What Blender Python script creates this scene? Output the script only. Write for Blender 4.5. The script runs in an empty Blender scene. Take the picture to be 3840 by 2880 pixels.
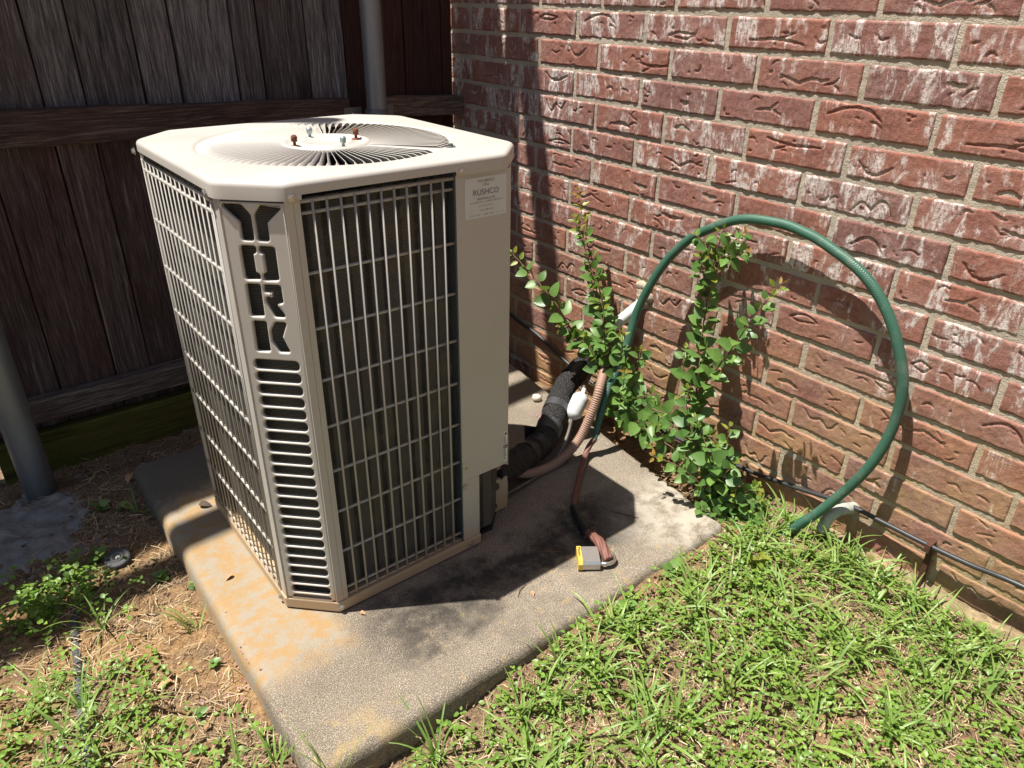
import bpy, bmesh, math, random
import numpy as np
from mathutils import Vector, Matrix

random.seed(7)
RNG = np.random.default_rng(7)
S = bpy.context.scene
COL = S.collection

# ------------------------------------------------------------------ camera
CAM_C = Vector((1.531361, 1.708629, 1.148702))
CAM_D = Vector((-0.552624, -0.690092, -0.467312))
CAM_R = Vector((-0.784561, 0.619930, 0.012323))
CAM_U = Vector((-0.281196, -0.373445, 0.884007))
cam_data = bpy.data.cameras.new('camera')
cam_data.sensor_width = 36.0
cam_data.lens = 2753.131 / 3840.0 * 36.0
cam_data.clip_start = 0.02
cam_data.clip_end = 300.0
cam = bpy.data.objects.new('camera', cam_data)
COL.objects.link(cam)
rot = Matrix((CAM_R, CAM_U, -CAM_D)).transposed()
cam.matrix_world = Matrix.Translation(CAM_C) @ rot.to_4x4()
S.camera = cam

# ------------------------------------------------------------------ light
SUN = Vector((0.285, -0.166, 0.885)).normalized()
sun_el = math.asin(SUN.z)
sun_az = math.atan2(SUN.x, SUN.y)
world = bpy.data.worlds.new('World')
S.world = world
world.use_nodes = True
wn = world.node_tree
wn.nodes.clear()
sky = wn.nodes.new('ShaderNodeTexSky')
sky.sky_type = 'NISHITA'
sky.sun_disc = False
sky.sun_elevation = sun_el
sky.sun_rotation = sun_az
sky.air_density = 1.0
sky.dust_density = 1.6
sky.ozone_density = 1.0
bg = wn.nodes.new('ShaderNodeBackground')
bg.inputs['Strength'].default_value = 0.055
wo = wn.nodes.new('ShaderNodeOutputWorld')
wn.links.new(sky.outputs[0], bg.inputs[0])
wn.links.new(bg.outputs[0], wo.inputs[0])
ld = bpy.data.lights.new('sun', 'SUN')
ld.energy = 5.0
ld.angle = math.radians(0.53)
ld.color = (1.0, 0.95, 0.87)
lo = bpy.data.objects.new('sun', ld)
COL.objects.link(lo)
lo.rotation_euler = SUN.to_track_quat('Z', 'Y').to_euler()
lo.location = (3, -2, 8)
S.view_settings.view_transform = 'Standard'
S.view_settings.look = 'None'
S.view_settings.gamma = 1.0
S.view_settings.exposure = 0.86
S.view_settings.use_curve_mapping = False

# ------------------------------------------------------------------ helpers
WO = {}


def worg(o):
    return WO.get(o.name, Vector((0, 0, 0))) if o else Vector((0, 0, 0))


def tag(o, label=None, cat=None, group=None, kind=None):
    if label: o['label'] = label
    if cat: o['category'] = cat
    if group: o['group'] = group
    if kind: o['kind'] = kind
    return o


def thing(name, label, cat, loc=(0, 0, 0), group=None):
    o = bpy.data.objects.new(name, None)
    o.empty_display_size = 0.1
    COL.objects.link(o)
    o.location = loc
    WO[o.name] = Vector(loc)
    return tag(o, label, cat, group)


def link(name, mesh, parent=None, org=None):
    """object of a mesh whose vertices are relative to org (world)"""
    o = bpy.data.objects.new(name, mesh)
    COL.objects.link(o)
    org = Vector(org) if org is not None else worg(parent)
    if parent:
        o.parent = parent
    o.location = org - worg(parent)
    WO[o.name] = org
    return o


class MB:
    def __init__(s):
        s.v = []; s.f = []; s.uv = {}; s.sm = set(); s.tint = None

    def add(s, vs, fs, smooth=False, uvs=None):
        b = len(s.v)
        s.v.extend([tuple(map(float, p)) for p in vs])
        for i, f in enumerate(fs):
            if smooth: s.sm.add(len(s.f))
            if uvs: s.uv[len(s.f)] = uvs[i]
            s.f.append(tuple(b + k for k in f))
        return s

    def box(s, a, b, R=None, c=None):
        (x0, y0, z0), (x1, y1, z1) = a, b
        vs = [(x0, y0, z0), (x1, y0, z0), (x1, y1, z0), (x0, y1, z0), (x0, y0, z1), (x1, y0, z1), (x1, y1, z1), (x0, y1, z1)]
        if R is not None:
            c = Vector(c or (0, 0, 0))
            vs = [R @ (Vector(p)) + c for p in vs]
        return s.add(vs, [(0, 3, 2, 1), (4, 5, 6, 7), (0, 1, 5, 4), (1, 2, 6, 5), (2, 3, 7, 6), (3, 0, 4, 7)])

    def prism(s, poly, z0, z1):
        n = len(poly)
        vs = [(p[0], p[1], z0) for p in poly] + [(p[0], p[1], z1) for p in poly]
        fs = [tuple(range(n - 1, -1, -1)), tuple(range(n, 2 * n))]
        fs += [(i, (i + 1) % n, n + (i + 1) % n, n + i) for i in range(n)]
        return s.add(vs, fs)

    def tube(s, pts, r, n=12, cap=True, rfun=None, smooth=True):
        """pts world list; r float or callable(arclen t 0..1); rfun(phi, s) multiplier"""
        P = [Vector(p) for p in pts]
        m = len(P)
        T = [(P[min(i + 1, m - 1)] - P[max(i - 1, 0)]).normalized() for i in range(m)]
        up = Vector((0, 0, 1)) if abs(T[0].z) < .9 else Vector((1, 0, 0))
        N = (up - T[0] * up.dot(T[0])).normalized()
        L = 0.0
        vs = []; lens = []
        for i in range(m):
            if i:
                L += (P[i] - P[i - 1]).length
                N = (N - T[i] * N.dot(T[i]))
                N.normalize()
            B = T[i].cross(N)
            lens.append(L)
            rr = r(i / (m - 1)) if callable(r) else r
            for k in range(n):
                a = 2 * math.pi * k / n
                q = rr * (rfun(a, L) if rfun else 1.0)
                vs.append(P[i] + (N * math.cos(a) + B * math.sin(a)) * q)
        fs = []; uv = []
        for i in range(m - 1):
            for k in range(n):
                k2 = (k + 1) % n
                fs.append((i * n + k, i * n + k2, (i + 1) * n + k2, (i + 1) * n + k))
                uv.append(((k / n, lens[i]), ((k + 1) / n, lens[i]), ((k + 1) / n, lens[i + 1]), (k / n, lens[i + 1])))
        s.add(vs, fs, smooth, uv)
        if cap:
            b = len(s.v) - m * n
            s.f.append(tuple(b + k for k in range(n - 1, -1, -1)))
            s.f.append(tuple(b + (m - 1) * n + k for k in range(n)))
        return s

    def lathe(s, prof, c, axis=(0, 0, 1), n=24, smooth=True):
        """prof list of (r, h) along axis from c"""
        q = Vector(axis).normalized().to_track_quat('Z', 'Y').to_matrix()
        c = Vector(c)
        vs = []
        for (r, h) in prof:
            for k in range(n):
                a = 2 * math.pi * k / n
                vs.append(c + q @ Vector((r * math.cos(a), r * math.sin(a), h)))
        fs = []
        for i in range(len(prof) - 1):
            for k in range(n):
                k2 = (k + 1) % n
                fs.append((i * n + k, i * n + k2, (i + 1) * n + k2, (i + 1) * n + k))
        s.add(vs, fs, smooth)
        return s

    def mesh(s, name, m, org=(0, 0, 0), bevel=0.0, seg=2, autosmooth=False):
        me = bpy.data.meshes.new(name)
        o = Vector(org)
        me.from_pydata([(p[0] - o.x, p[1] - o.y, p[2] - o.z) for p in s.v], [], s.f)
        if s.uv:
            ul = me.uv_layers.new(name='UVMap')
            for p in me.polygons:
                u = s.uv.get(p.index)
                if u:
                    for li, q in zip(p.loop_indices, u):
                        ul.data[li].uv = q
        for i in s.sm:
            me.polygons[i].use_smooth = True
        if bevel:
            bm = bmesh.new(); bm.from_mesh(me)
            es = [e for e in bm.edges if len(e.link_faces) == 2 and e.calc_face_angle(0) > .5]
            bmesh.ops.bevel(bm, geom=es, offset=bevel, segments=seg, profile=.6, affect='EDGES', clamp_overlap=True)
            bm.to_mesh(me); bm.free()
        me.materials.append(m)
        return me

    def build(s, name, m, parent=None, org=None, **k):
        og = Vector(org) if org is not None else worg(parent)
        return link(name, s.mesh(name, m, og, **k), parent, og)


def spline(pts, n):
    """Catmull-Rom through pts, n samples, roughly uniform"""
    P = np.array(pts, float)
    P = np.vstack([2 * P[0] - P[1], P, 2 * P[-1] - P[-2]])
    out = []
    for i in range(1, len(P) - 2):
        t = np.linspace(0, 1, 24, endpoint=False)[:, None]
        a, b, c, d = P[i - 1], P[i], P[i + 1], P[i + 2]
        out.append(.5 * (2 * b + (c - a) * t + (2 * a - 5 * b + 4 * c - d) * t ** 2 + (3 * b - a - 3 * c + d) * t ** 3))
    out = np.vstack(out + [P[-2][None]])
    s = np.r_[0, np.cumsum(np.linalg.norm(np.diff(out, axis=0), axis=1))]
    u = np.linspace(0, s[-1], n)
    return np.stack([np.interp(u, s, out[:, k]) for k in range(3)], 1)


def lattice(x, y, scale, seed):
    g = np.random.default_rng(seed).random((64, 64))
    X = np.asarray(x) * scale + 1000.3; Y = np.asarray(y) * scale + 1000.7
    i = np.floor(X).astype(int); j = np.floor(Y).astype(int)
    fx = X - i; fy = Y - j
    fx = fx * fx * (3 - 2 * fx); fy = fy * fy * (3 - 2 * fy)
    G = lambda a, b: g[a % 64, b % 64]
    return (G(i, j) * (1 - fx) * (1 - fy) + G(i + 1, j) * fx * (1 - fy) + G(i, j + 1) * (1 - fx) * fy + G(i + 1, j + 1) * fx * fy)


def sstep(x):
    x = np.clip(x, 0, 1)
    return x * x * (3 - 2 * x)


# ------------------------------------------------------------------ materials
class NT:
    def __init__(s, name):
        s.m = bpy.data.materials.new(name); s.m.use_nodes = True
        s.t = s.m.node_tree; s.t.nodes.clear()
        s.out = s.t.nodes.new('ShaderNodeOutputMaterial')
        s.b = s.t.nodes.new('ShaderNodeBsdfPrincipled')
        s.t.links.new(s.b.outputs[0], s.out.inputs[0])

    def n(s, typ, ins=None, **props):
        nd = s.t.nodes.new('ShaderNode' + typ)
        for k, v in props.items(): setattr(nd, k, v)
        for k, v in (ins or {}).items():
            s.put(nd.inputs[k], v)
        return nd

    def put(s, inp, v):
        if isinstance(v, bpy.types.NodeSocket): s.t.links.new(v, inp)
        elif isinstance(v, bpy.types.Node): s.t.links.new(v.outputs[0], inp)
        else:
            if isinstance(v, tuple) and len(v) == 3 and inp.type == 'RGBA': v = (*v, 1)
            inp.default_value = v

    def pos(s): return s.n('NewGeometry').outputs['Position']
    def obj(s): return s.n('TexCoord').outputs['Object']
    def rnd(s): return s.n('ObjectInfo').outputs['Random']
    def vmath(s, op, a, b): return s.n('VectorMath', {0: a, 1: b}, operation=op).outputs[0]
    def scl(s, v, k): return s.vmath('MULTIPLY', v, k)

    def math(s, op, a, b=0.0, c=0.0, clamp=False):
        return s.n('Math', {0: a, 1: b, 2: c}, operation=op, use_clamp=clamp).outputs[0]

    def noise(s, v, scale, detail=4, rough=.55, dist=0.0):
        return s.n('TexNoise', {'Vector': v, 'Scale': scale, 'Detail': detail, 'Roughness': rough, 'Distortion': dist}).outputs[0]

    def vor(s, v, scale, feature='F1'):
        return s.n('TexVoronoi', {'Vector': v, 'Scale': scale}, feature=feature).outputs[0]

    def mr(s, v, a, b, c=0.0, d=1.0, smooth=True):
        return s.n('MapRange', {0: v, 1: a, 2: b, 3: c, 4: d}, interpolation_type='SMOOTHSTEP' if smooth else 'LINEAR', clamp=True).outputs[0]

    def ramp(s, f, stops):
        nd = s.n('ValToRGB', {0: f})
        e = nd.color_ramp.elements
        while len(e) < len(stops): e.new(.5)
        for el, (p, c) in zip(e, stops):
            el.position = p; el.color = (*c, 1)
        return nd.outputs[0]

    def mix(s, f, a, b, mode='MIX'):
        nd = s.n('Mix', data_type='RGBA', blend_type=mode, clamp_factor=True)
        s.put(nd.inputs[0], f); s.put(nd.inputs[6], a); s.put(nd.inputs[7], b)
        return nd.outputs[2]

    def bump(s, h, strength=.5, dist=.002, normal=None):
        i = {'Height': h, 'Strength': strength, 'Distance': dist}
        if normal is not None: i['Normal'] = normal
        return s.n('Bump', i).outputs[0]

    def sep(s, v):
        return s.n('SeparateXYZ', {0: v}).outputs

    def done(s, col, rough=.6, normal=None, metal=0.0, spec=None):
        s.put(s.b.inputs['Base Color'], col); s.put(s.b.inputs['Roughness'], rough)
        s.put(s.b.inputs['Metallic'], metal)
        if normal is not None: s.put(s.b.inputs['Normal'], normal)
        if spec is not None: s.put(s.b.inputs['Specular IOR Level'], spec)
        return s.m


def m_plain(name, col, rough=.6, metal=0.0, var=.12, scale=25, bump=.0, spec=None):
    k = NT(name); p = k.pos()
    f = k.noise(p, scale, 5, .6)
    c = k.mix(f, tuple(x * (1 - var) for x in col), tuple(min(1, x * (1 + var)) for x in col))
    nrm = k.bump(k.noise(p, scale * 8, 3), bump, .002) if bump else None
    return k.done(c, rough, nrm, metal, spec)


def m_brick():
    k = NT('fired_brick'); r = k.rnd(); p = k.pos()
    off = k.n('CombineXYZ', {0: k.math('MULTIPLY', r, 37.0), 1: k.math('MULTIPLY', r, 91.0), 2: k.math('MULTIPLY', r, 53.0)}).outputs[0]
    v = k.vmath('ADD', k.obj(), off)
    base = k.ramp(r, [(0, (.265, .105, .074)), (.3, (.305, .120, .082)), (.55, (.235, .106, .088)), (.8, (.285, .126, .094)), (1, (.19, .095, .086))])
    big = k.noise(v, 9, 4, .6)
    base = k.mix(k.mr(big, .35, .7), base, k.mix(.5, base, (.14, .062, .056)))
    fine = k.noise(k.scl(v, (1, 1, .35)), 160, 3, .7)
    base = k.mix(k.mr(fine, .35, .75, 0, .40), base, (.42, .23, .18))
    base = k.mix(k.mr(k.noise(v, 16, 5, .65), .40, .72, 0, .35), base, (.40, .27, .23))
    # lime wash left in vertical runs
    n1 = k.noise(k.scl(v, (1, 1, .42)), 24, 6, .66, .8)
    n2 = k.noise(k.scl(v, (1, 1, .45)), 150, 5, .75, .6)
    amt = k.math('ADD', k.math('MULTIPLY', k.math('SUBTRACT', k.n('TexWhiteNoise', {'W': r}, noise_dimensions='1D').outputs[0], .5), .09), k.math('MULTIPLY', k.math('SUBTRACT', k.noise(p, 2.6, 3, .6), .5), .22))
    lo = k.math('ADD', n1, amt)
    xyz = k.sep(p)
    hi = k.mr(xyz[2], .15, .75, -.055, .035)
    lo = k.math('ADD', lo, hi)
    lime = k.math('MULTIPLY', k.mr(lo, .53, .64), k.mr(n2, .38, .56))
    lime2 = k.mr(k.noise(k.scl(v, (1, 1, .22)), 210, 3, .6, .6), .62, .72, 0, .42)
    lime = k.math('MAXIMUM', lime, k.math('MULTIPLY', lime2, k.mr(lo, .42, .6)))
    base = k.mix(k.math('MULTIPLY', lime, .88), base, (.66, .60, .56))
    # yellow mud splash low on the wall
    mud = k.math('MULTIPLY', k.mr(xyz[2], .62, .05), k.mr(k.noise(p, 7, 6, .66), .30, .78))
    base = k.mix(k.math('MULTIPLY', mud, .9), base, (.47, .30, .135))
    # dark mildew on the right foot
    mil = k.math('MULTIPLY', k.math('MULTIPLY', k.mr(xyz[2], .28, .0), k.mr(xyz[1], 1.2, 1.6)), k.mr(k.noise(p, 14, 5, .65), .4, .62))
    base = k.mix(k.math('MULTIPLY', mil, .7), base, (.05, .04, .032))
    h = k.math('ADD', k.noise(v, 300, 4, .65), k.math('MULTIPLY', k.noise(v, 70, 3, .6), 1.4))
    return k.done(base, .88, k.bump(h, .55, .0022), spec=.25)


def m_mortar():
    k = NT('sand_mortar'); p = k.pos(); xyz = k.sep(p)
    c = k.ramp(k.noise(p, 12, 5, .6), [(.3, (.38, .325, .255)), (.7, (.50, .435, .34))])
    c = k.mix(k.mr(k.noise(p, 420, 2, .6), .4, .7, 0, .5), c, (.60, .53, .43))
    mud = k.math('MULTIPLY', k.mr(xyz[2], .6, .05), k.mr(k.noise(p, 8, 6, .66), .28, .7))
    c = k.mix(k.math('MULTIPLY', mud, .75), c, (.44, .28, .10))
    mil = k.math('MULTIPLY', k.math('MULTIPLY', k.mr(xyz[2], .2, .0), k.mr(xyz[1], 1.2, 1.6)), k.mr(k.noise(p, 14, 5, .65), .4, .62))
    c = k.mix(k.math('MULTIPLY', mil, .7), c, (.09, .08, .06))
    c = k.mix(k.mr(k.noise(p, 5, 5, .65), .48, .7, 0, .4), c, (.33, .29, .24))
    h = k.math('ADD', k.noise(p, 330, 3, .7), k.math('MULTIPLY', k.noise(p, 90, 3, .6), 1.2))
    return k.done(c, .95, k.bump(h, .9, .003), spec=.15)


def m_concrete(name='weathered_concrete', stain=True):
    k = NT(name); p = k.pos(); xyz = k.sep(p); x, y, z = xyz[0], xyz[1], xyz[2]
    n = k.noise(p, 5, 6, .62); nm = k.noise(p, 22, 5, .65); nf = k.noise(p, 330, 2, .6); nf2 = k.noise(p, 620, 2, .5)
    c = k.ramp(n, [(.3, (.135, .110, .083)), (.55, (.20, .165, .125)), (.75, (.28, .235, .175))])
    # exposed sand grains
    c = k.mix(k.mr(nf, .46, .60, 0, .65), c, (.075, .066, .055))
    c = k.mix(k.mr(nf2, .55, .64, 0, .75), c, (.60, .52, .41))
    if stain:
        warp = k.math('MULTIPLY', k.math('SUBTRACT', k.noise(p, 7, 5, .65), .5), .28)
        # dark mildew beside the unit, deepened to darken the unit's cast shadow
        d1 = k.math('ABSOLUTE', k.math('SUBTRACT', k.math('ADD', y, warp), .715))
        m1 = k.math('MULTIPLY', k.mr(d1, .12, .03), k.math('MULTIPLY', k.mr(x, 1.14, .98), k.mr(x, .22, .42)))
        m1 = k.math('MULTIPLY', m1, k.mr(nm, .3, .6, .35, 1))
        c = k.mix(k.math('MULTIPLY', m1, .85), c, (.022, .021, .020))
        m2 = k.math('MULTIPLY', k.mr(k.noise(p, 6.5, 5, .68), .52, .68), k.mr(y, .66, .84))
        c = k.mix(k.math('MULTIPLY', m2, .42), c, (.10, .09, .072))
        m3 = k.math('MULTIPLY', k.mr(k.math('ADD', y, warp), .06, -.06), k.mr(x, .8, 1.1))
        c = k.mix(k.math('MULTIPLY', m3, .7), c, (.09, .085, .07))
        # orange mud splashed round the foot of the unit
        e = k.math('ADD', k.math('SUBTRACT', x, 1.075), k.math('MULTIPLY', warp, .55))
        m4 = k.math('MULTIPLY', k.mr(e, .0, .05), k.mr(k.math('ADD', y, warp), .74, .62))
        m4 = k.math('MULTIPLY', m4, k.mr(k.math('ADD', y, warp), -.05, .06))
        c4 = k.mix(k.mr(k.noise(k.scl(p, (1, 1.25, 1)), 24, 6, .70), .38, .62), (.34, .215, .095), (.30, .26, .20))
        c = k.mix(k.math('MULTIPLY', m4, .88), c, c4)
        # lime bloom by the right corner
        m5 = k.math('MULTIPLY', k.mr(k.math('ADD', x, warp), .50, .30), k.mr(y, .62, .74))
        m5 = k.math('MULTIPLY', m5, k.mr(nm, .34, .6))
        c = k.mix(k.math('MULTIPLY', m5, .65), c, (.46, .42, .35))
        # ochre lichen
        m6 = k.math('MULTIPLY', k.mr(k.noise(p, 28, 3, .6), .60, .68), k.mr(y, .7, .8))
        c = k.mix(k.math('MULTIPLY', m6, .25), c, (.42, .29, .10))
        m7 = k.mr(k.noise(p, 11, 4, .6), .44, .6)
        m8 = k.math('MULTIPLY', k.math('MULTIPLY', k.mr(y, .80, .90), k.mr(x, 1.05, 1.2)), m7)
        c = k.mix(k.math('MULTIPLY', m8, .5), c, (.40, .28, .12))
    h = k.math('ADD', nf, k.math('MULTIPLY', nm, 1.5))
    return k.done(c, .93, k.bump(h, .6, .002), spec=.2)


def m_ground():
    k = NT('clay_soil'); p = k.pos(); xyz = k.sep(p); x, y = xyz[0], xyz[1]
    n = k.noise(p, 7, 6, .65); nm = k.noise(p, 38, 5, .68); nf = k.noise(p, 240, 5, .78)
    clay = k.ramp(nm, [(.28, (.11, .062, .032)), (.44, (.29, .165, .075)), (.60, (.42, .265, .125)), (.78, (.52, .38, .22))])
    litter = k.ramp(nf, [(.32, (.06, .040, .028)), (.5, (.19, .13, .085)), (.68, (.42, .33, .23))])
    lawn = k.math('MULTIPLY', k.mr(y, .8, 1.0), k.mr(x, 1.35, 1.1))
    f = k.math('ADD', k.mr(n, .38, .62), k.math('MULTIPLY', lawn, .55), clamp=True)
    fence = k.mr(y, .12, -.1)
    f = k.math('MAXIMUM', k.math('MULTIPLY', f, .8), k.math('MULTIPLY', fence, .85))
    c = k.mix(f, clay, litter)
    c = k.mix(k.mr(nf, .54, .66, 0, .65), c, (.56, .42, .27))
    c = k.mix(k.mr(nf, .46, .34, 0, .7), c, (.07, .042, .026))
    h = k.math('ADD', k.math('MULTIPLY', nm, 2.0), nf)
    return k.done(c, .97, k.bump(h, 1.0, .006), spec=.1)


def m_wood(name, cols, red, z_lo=None, grain=1.0):
    """cols dark/mid/light weathered colours; red = unweathered tone showing below z_lo"""
    k = NT(name); p = k.pos(); r = k.rnd()
    off = k.n('CombineXYZ', {0: k.math('MULTIPLY', r, 17.0), 1: k.math('MULTIPLY', r, 31.0), 2: k.math('MULTIPLY', r, 23.0)}).outputs[0]
    v = k.vmath('ADD', p, off)
    st = (1, 1, .045) if grain > 0 else (.045, 1, 1)
    vs = k.scl(v, st)
    g = k.noise(vs, 240, 6, .74, .25)
    g2 = k.noise(vs, 48, 5, .68, .8)
    kv = k.vor(k.scl(v, (1, .2, .32) if grain > 0 else (.32, .2, 1)), 4.2)
    knot = k.mr(kv, .14, .05)
    bl = k.noise(k.scl(v, (1, 1, .3) if grain > 0 else (.3, 1, 1)), 6, 4, .6)
    c = k.ramp(g, [(.3, cols[0]), (.5, cols[1]), (.72, cols[2])])
    tone = k.math('ADD', k.mr(bl, .35, .7), k.math('MULTIPLY', k.math('SUBTRACT', r, .5), .7), clamp=True)
    rc = k.ramp(g, [(.3, tuple(a * .45 for a in red)), (.55, red), (.75, tuple(a * 1.7 for a in red))])
    if z_lo is None:
        f = k.math('MULTIPLY', tone, .55)
    else:
        zz = k.math('ADD', k.sep(p)[2], k.math('MULTIPLY', k.math('SUBTRACT', g2, .5), .25))
        f = k.math('ADD', k.math('MULTIPLY', k.mr(zz, z_lo + .05, z_lo - .08), .55), k.math('MULTIPLY', tone, .35), clamp=True)
    c = k.mix(f, c, rc)
    c = k.mix(k.mr(g2, .56, .68, 0, .8), c, tuple(a * .5 for a in cols[0]))
    c = k.mix(k.mr(g2, .42, .30, 0, .45), c, tuple(min(1, a * 1.25) for a in cols[2]))
    c = k.mix(k.math('MULTIPLY', knot, .85), c, (.028, .010, .007))
    lum = k.math('ADD', .72, k.math('MULTIPLY', k.n('TexWhiteNoise', {'W': r}, noise_dimensions='1D').outputs[0], .6))
    c = k.mix(1.0, c, k.n('CombineXYZ', {0: lum, 1: lum, 2: lum}).outputs[0], 'MULTIPLY')
    h = k.math('ADD', g, k.math('MULTIPLY', g2, .7))
    return k.done(c, .9, k.bump(h, .8, .003), spec=.2)


def m_paint(name, col, dirt=True):
    k = NT(name); p = k.pos(); xyz = k.sep(p)
    n = k.noise(p, 6, 5, .6)
    c = k.mix(n, tuple(a * .93 for a in col), tuple(a * 1.05 for a in col))
    c = k.mix(k.mr(k.noise(k.scl(p, (1, 1, .25)), 28, 6, .65), .60, .78, 0, .16), c, (.36, .31, .25))
    sp = k.mr(k.noise(p, 170, 3, .6), .70, .76, 0, .35)
    c = k.mix(sp, c, (.26, .21, .16))
    if dirt:
        d = k.math('MULTIPLY', k.mr(k.math('ADD', xyz[2], k.math('MULTIPLY', k.math('SUBTRACT', k.noise(p, 30, 4, .6), .5), .10)), .10, .0), .65)
        c = k.mix(d, c, (.42, .27, .13))
    return k.done(c, k.mr(n, .3, .7, .38, .5), k.bump(k.noise(p, 900, 2, .5), .06, .001), spec=.4)


def m_coil():
    k = NT('condenser_fins'); p = k.pos(); xyz = k.sep(p)
    f = k.n('TexWave', {'Vector': p, 'Scale': 110.0, 'Distortion': .6, 'Detail': 1.0}, wave_type='BANDS', bands_direction='Z').outputs['Fac']
    hv = k.math('ADD', xyz[0], xyz[1])
    col = k.n('CombineXYZ', {0: hv, 1: hv, 2: k.math('MULTIPLY', xyz[2], .12)}).outputs[0]
    n = k.noise(col, 130, 3, .7, 1.2)
    big = k.noise(p, 11, 4, .6)
    c = k.mix(f, (.035, .033, .029), (.15, .141, .122))
    rows = k.n('TexWave', {'Vector': k.n('CombineXYZ', {0: hv, 1: hv, 2: 0.0}).outputs[0], 'Scale': 9.0, 'Distortion': .0}, wave_type='BANDS', bands_direction='X').outputs['Fac']
    c = k.mix(k.mr(rows, .4, .05, 0, .75), c, (.012, .011, .010))
    c = k.mix(k.mr(n, .56, .74, 0, .5), c, (.24, .21, .16))
    c = k.mix(k.mr(big, .55, .72, 0, .45), c, (.17, .14, .085))
    return k.done(c, .6, k.bump(k.math('ADD', f, n), .6, .002), spec=.3)


def m_galv(name, col=(.24, .26, .275)):
    k = NT(name); p = k.pos()
    n = k.noise(k.scl(p, (1, 1, .15)), 30, 5, .65); n2 = k.noise(p, 120, 3, .6)
    c = k.mix(n, tuple(a * .72 for a in col), tuple(a * 1.25 for a in col))
    c = k.mix(k.mr(n2, .6, .74, 0, .35), c, (.11, .09, .075))
    return k.done(c, k.mr(n, .3, .7, .42, .62), k.bump(n2, .15, .001), metal=.55)


def m_leaf(name, dark, light, attr=None, trans=.3, rough=.42, youth=None):
    k = NT(name)
    if attr: r = k.n('Attribute', attribute_name=attr).outputs['Fac']
    else: r = k.rnd()
    c = k.mix(r, dark, light)
    if youth: c = k.mix(k.mr(r, .86, .97), c, youth)
    n = k.noise(k.pos(), 90, 3, .6)
    c = k.mix(k.mr(n, .35, .7, 0, .3), c, tuple(a * .7 for a in dark))
    k.put(k.b.inputs['Base Color'], c); k.put(k.b.inputs['Roughness'], rough)
    k.put(k.b.inputs['Specular IOR Level'], .45)
    tr = k.n('BsdfTranslucent', {'Color': k.mix(.5, c, (.30, .42, .04))})
    ms = k.n('MixShader', {0: trans, 1: k.b.outputs[0], 2: tr.outputs[0]})
    k.t.links.new(ms.outputs[0], k.out.inputs[0])
    return k.m


def m_tint(name, dark, light, attr='tint', rough=.9):
    k = NT(name)
    r = k.n('Attribute', attribute_name=attr).outputs['Fac']
    return k.done(k.mix(r, dark, light), rough, spec=.15)


def m_hose():
    k = NT('green_braided_vinyl')
    uv = k.sep(k.n('UVMap').outputs[0])
    a = k.math('SINE', k.math('ADD', k.math('MULTIPLY', uv[0], 2 * math.pi * 9), k.math('MULTIPLY', uv[1], 1150)))
    b = k.math('SINE', k.math('SUBTRACT', k.math('MULTIPLY', uv[0], 2 * math.pi * 9), k.math('MULTIPLY', uv[1], 1150)))
    h = k.math('MAXIMUM', a, b)
    n = k.noise(k.pos(), 22, 4, .6)
    c = k.mix(n, (.022, .078, .052), (.05, .135, .092))
    c = k.mix(k.mr(h, .7, 1, 0, .16), c, (.13, .26, .19))
    c = k.mix(k.mr(k.noise(k.pos(), 14, 5, .7), .5, .66, 0, .5), c, (.16, .18, .14))
    v = uv[1]
    wear = k.math('MULTIPLY', k.mr(v, 1.86, 2.0), k.mr(k.noise(k.pos(), 60, 4, .65), .42, .55))
    c = k.mix(k.math('MULTIPLY', wear, .8), c, (.20, .23, .21))
    return k.done(c, .38, k.bump(h, .28, .0015), spec=.4)


def m_insul():
    k = NT('black_foam_insulation'); p = k.pos()
    v = k.vor(p, 130, 'DISTANCE_TO_EDGE'); n = k.noise(p, 200, 3, .6)
    c = k.mix(k.mr(v, 0, .12), (.008, .008, .009), (.040, .037, .036))
    return k.done(c, .75, k.bump(k.math('ADD', k.mr(v, 0, .2), k.math('MULTIPLY', n, .4)), .9, .003), spec=.3)


M = {}
M['brick'] = m_brick(); M['mortar'] = m_mortar(); M['concrete'] = m_concrete(); M['ground'] = m_ground()
M['footing'] = m_plain('grey_cement', (.20, .195, .19), .95, var=.75, scale=22, bump=1.0)
M['ledge'] = m_plain('tan_mortar_squeeze', (.33, .245, .14), .97, var=.6, scale=70, bump=1.0)
M['picket'] = m_wood('weathered_cedar', ((.030, .028, .029), (.105, .098, .098), (.30, .285, .28)), (.075, .034, .026), .84)
M['picket_red'] = m_wood('sheltered_cedar', ((.03, .022, .02), (.055, .038, .033), (.10, .075, .066)), (.075, .030, .022), 3.0)
M['rail'] = m_wood('weathered_rail', ((.028, .022, .019), (.085, .066, .056), (.26, .215, .18)), (.11, .05, .033), None, grain=-1)
M['kick'] = m_wood('treated_green_board', ((.05, .052, .012), (.10, .10, .02), (.16, .15, .035)), (.12, .085, .018), None, grain=-1)
M['galv'] = m_galv('galvanised_steel'); M['bracket'] = m_galv('bracket_steel', (.16, .16, .15))
M['paint'] = m_paint('beige_enamel', (.465, .44, .40)); M['wire'] = m_paint('vinyl_coated_wire', (.39, .37, .335))
M['base'] = m_paint('beige_base_pan', (.42, .35, .26))
M['coil'] = m_coil()
M['dark'] = m_plain('dark_inside', (.012, .012, .013), .8)  # near-black for hollows and hidden parts, shade put into the colour
M['slate'] = m_plain('slate_flange', (.06, .07, .078), .5)
M['zinc'] = m_plain('zinc_screw', (.5, .49, .45), .32, .85)
M['rust'] = m_plain('rusty_nut', (.16, .05, .025), .8, .1, .4, 200)
M['nickel'] = m_plain('pale_cap_nut', (.42, .50, .47), .35, .6)
M['sticker'] = m_plain('faded_sticker', (.56, .57, .56), .55, var=.06)
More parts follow.
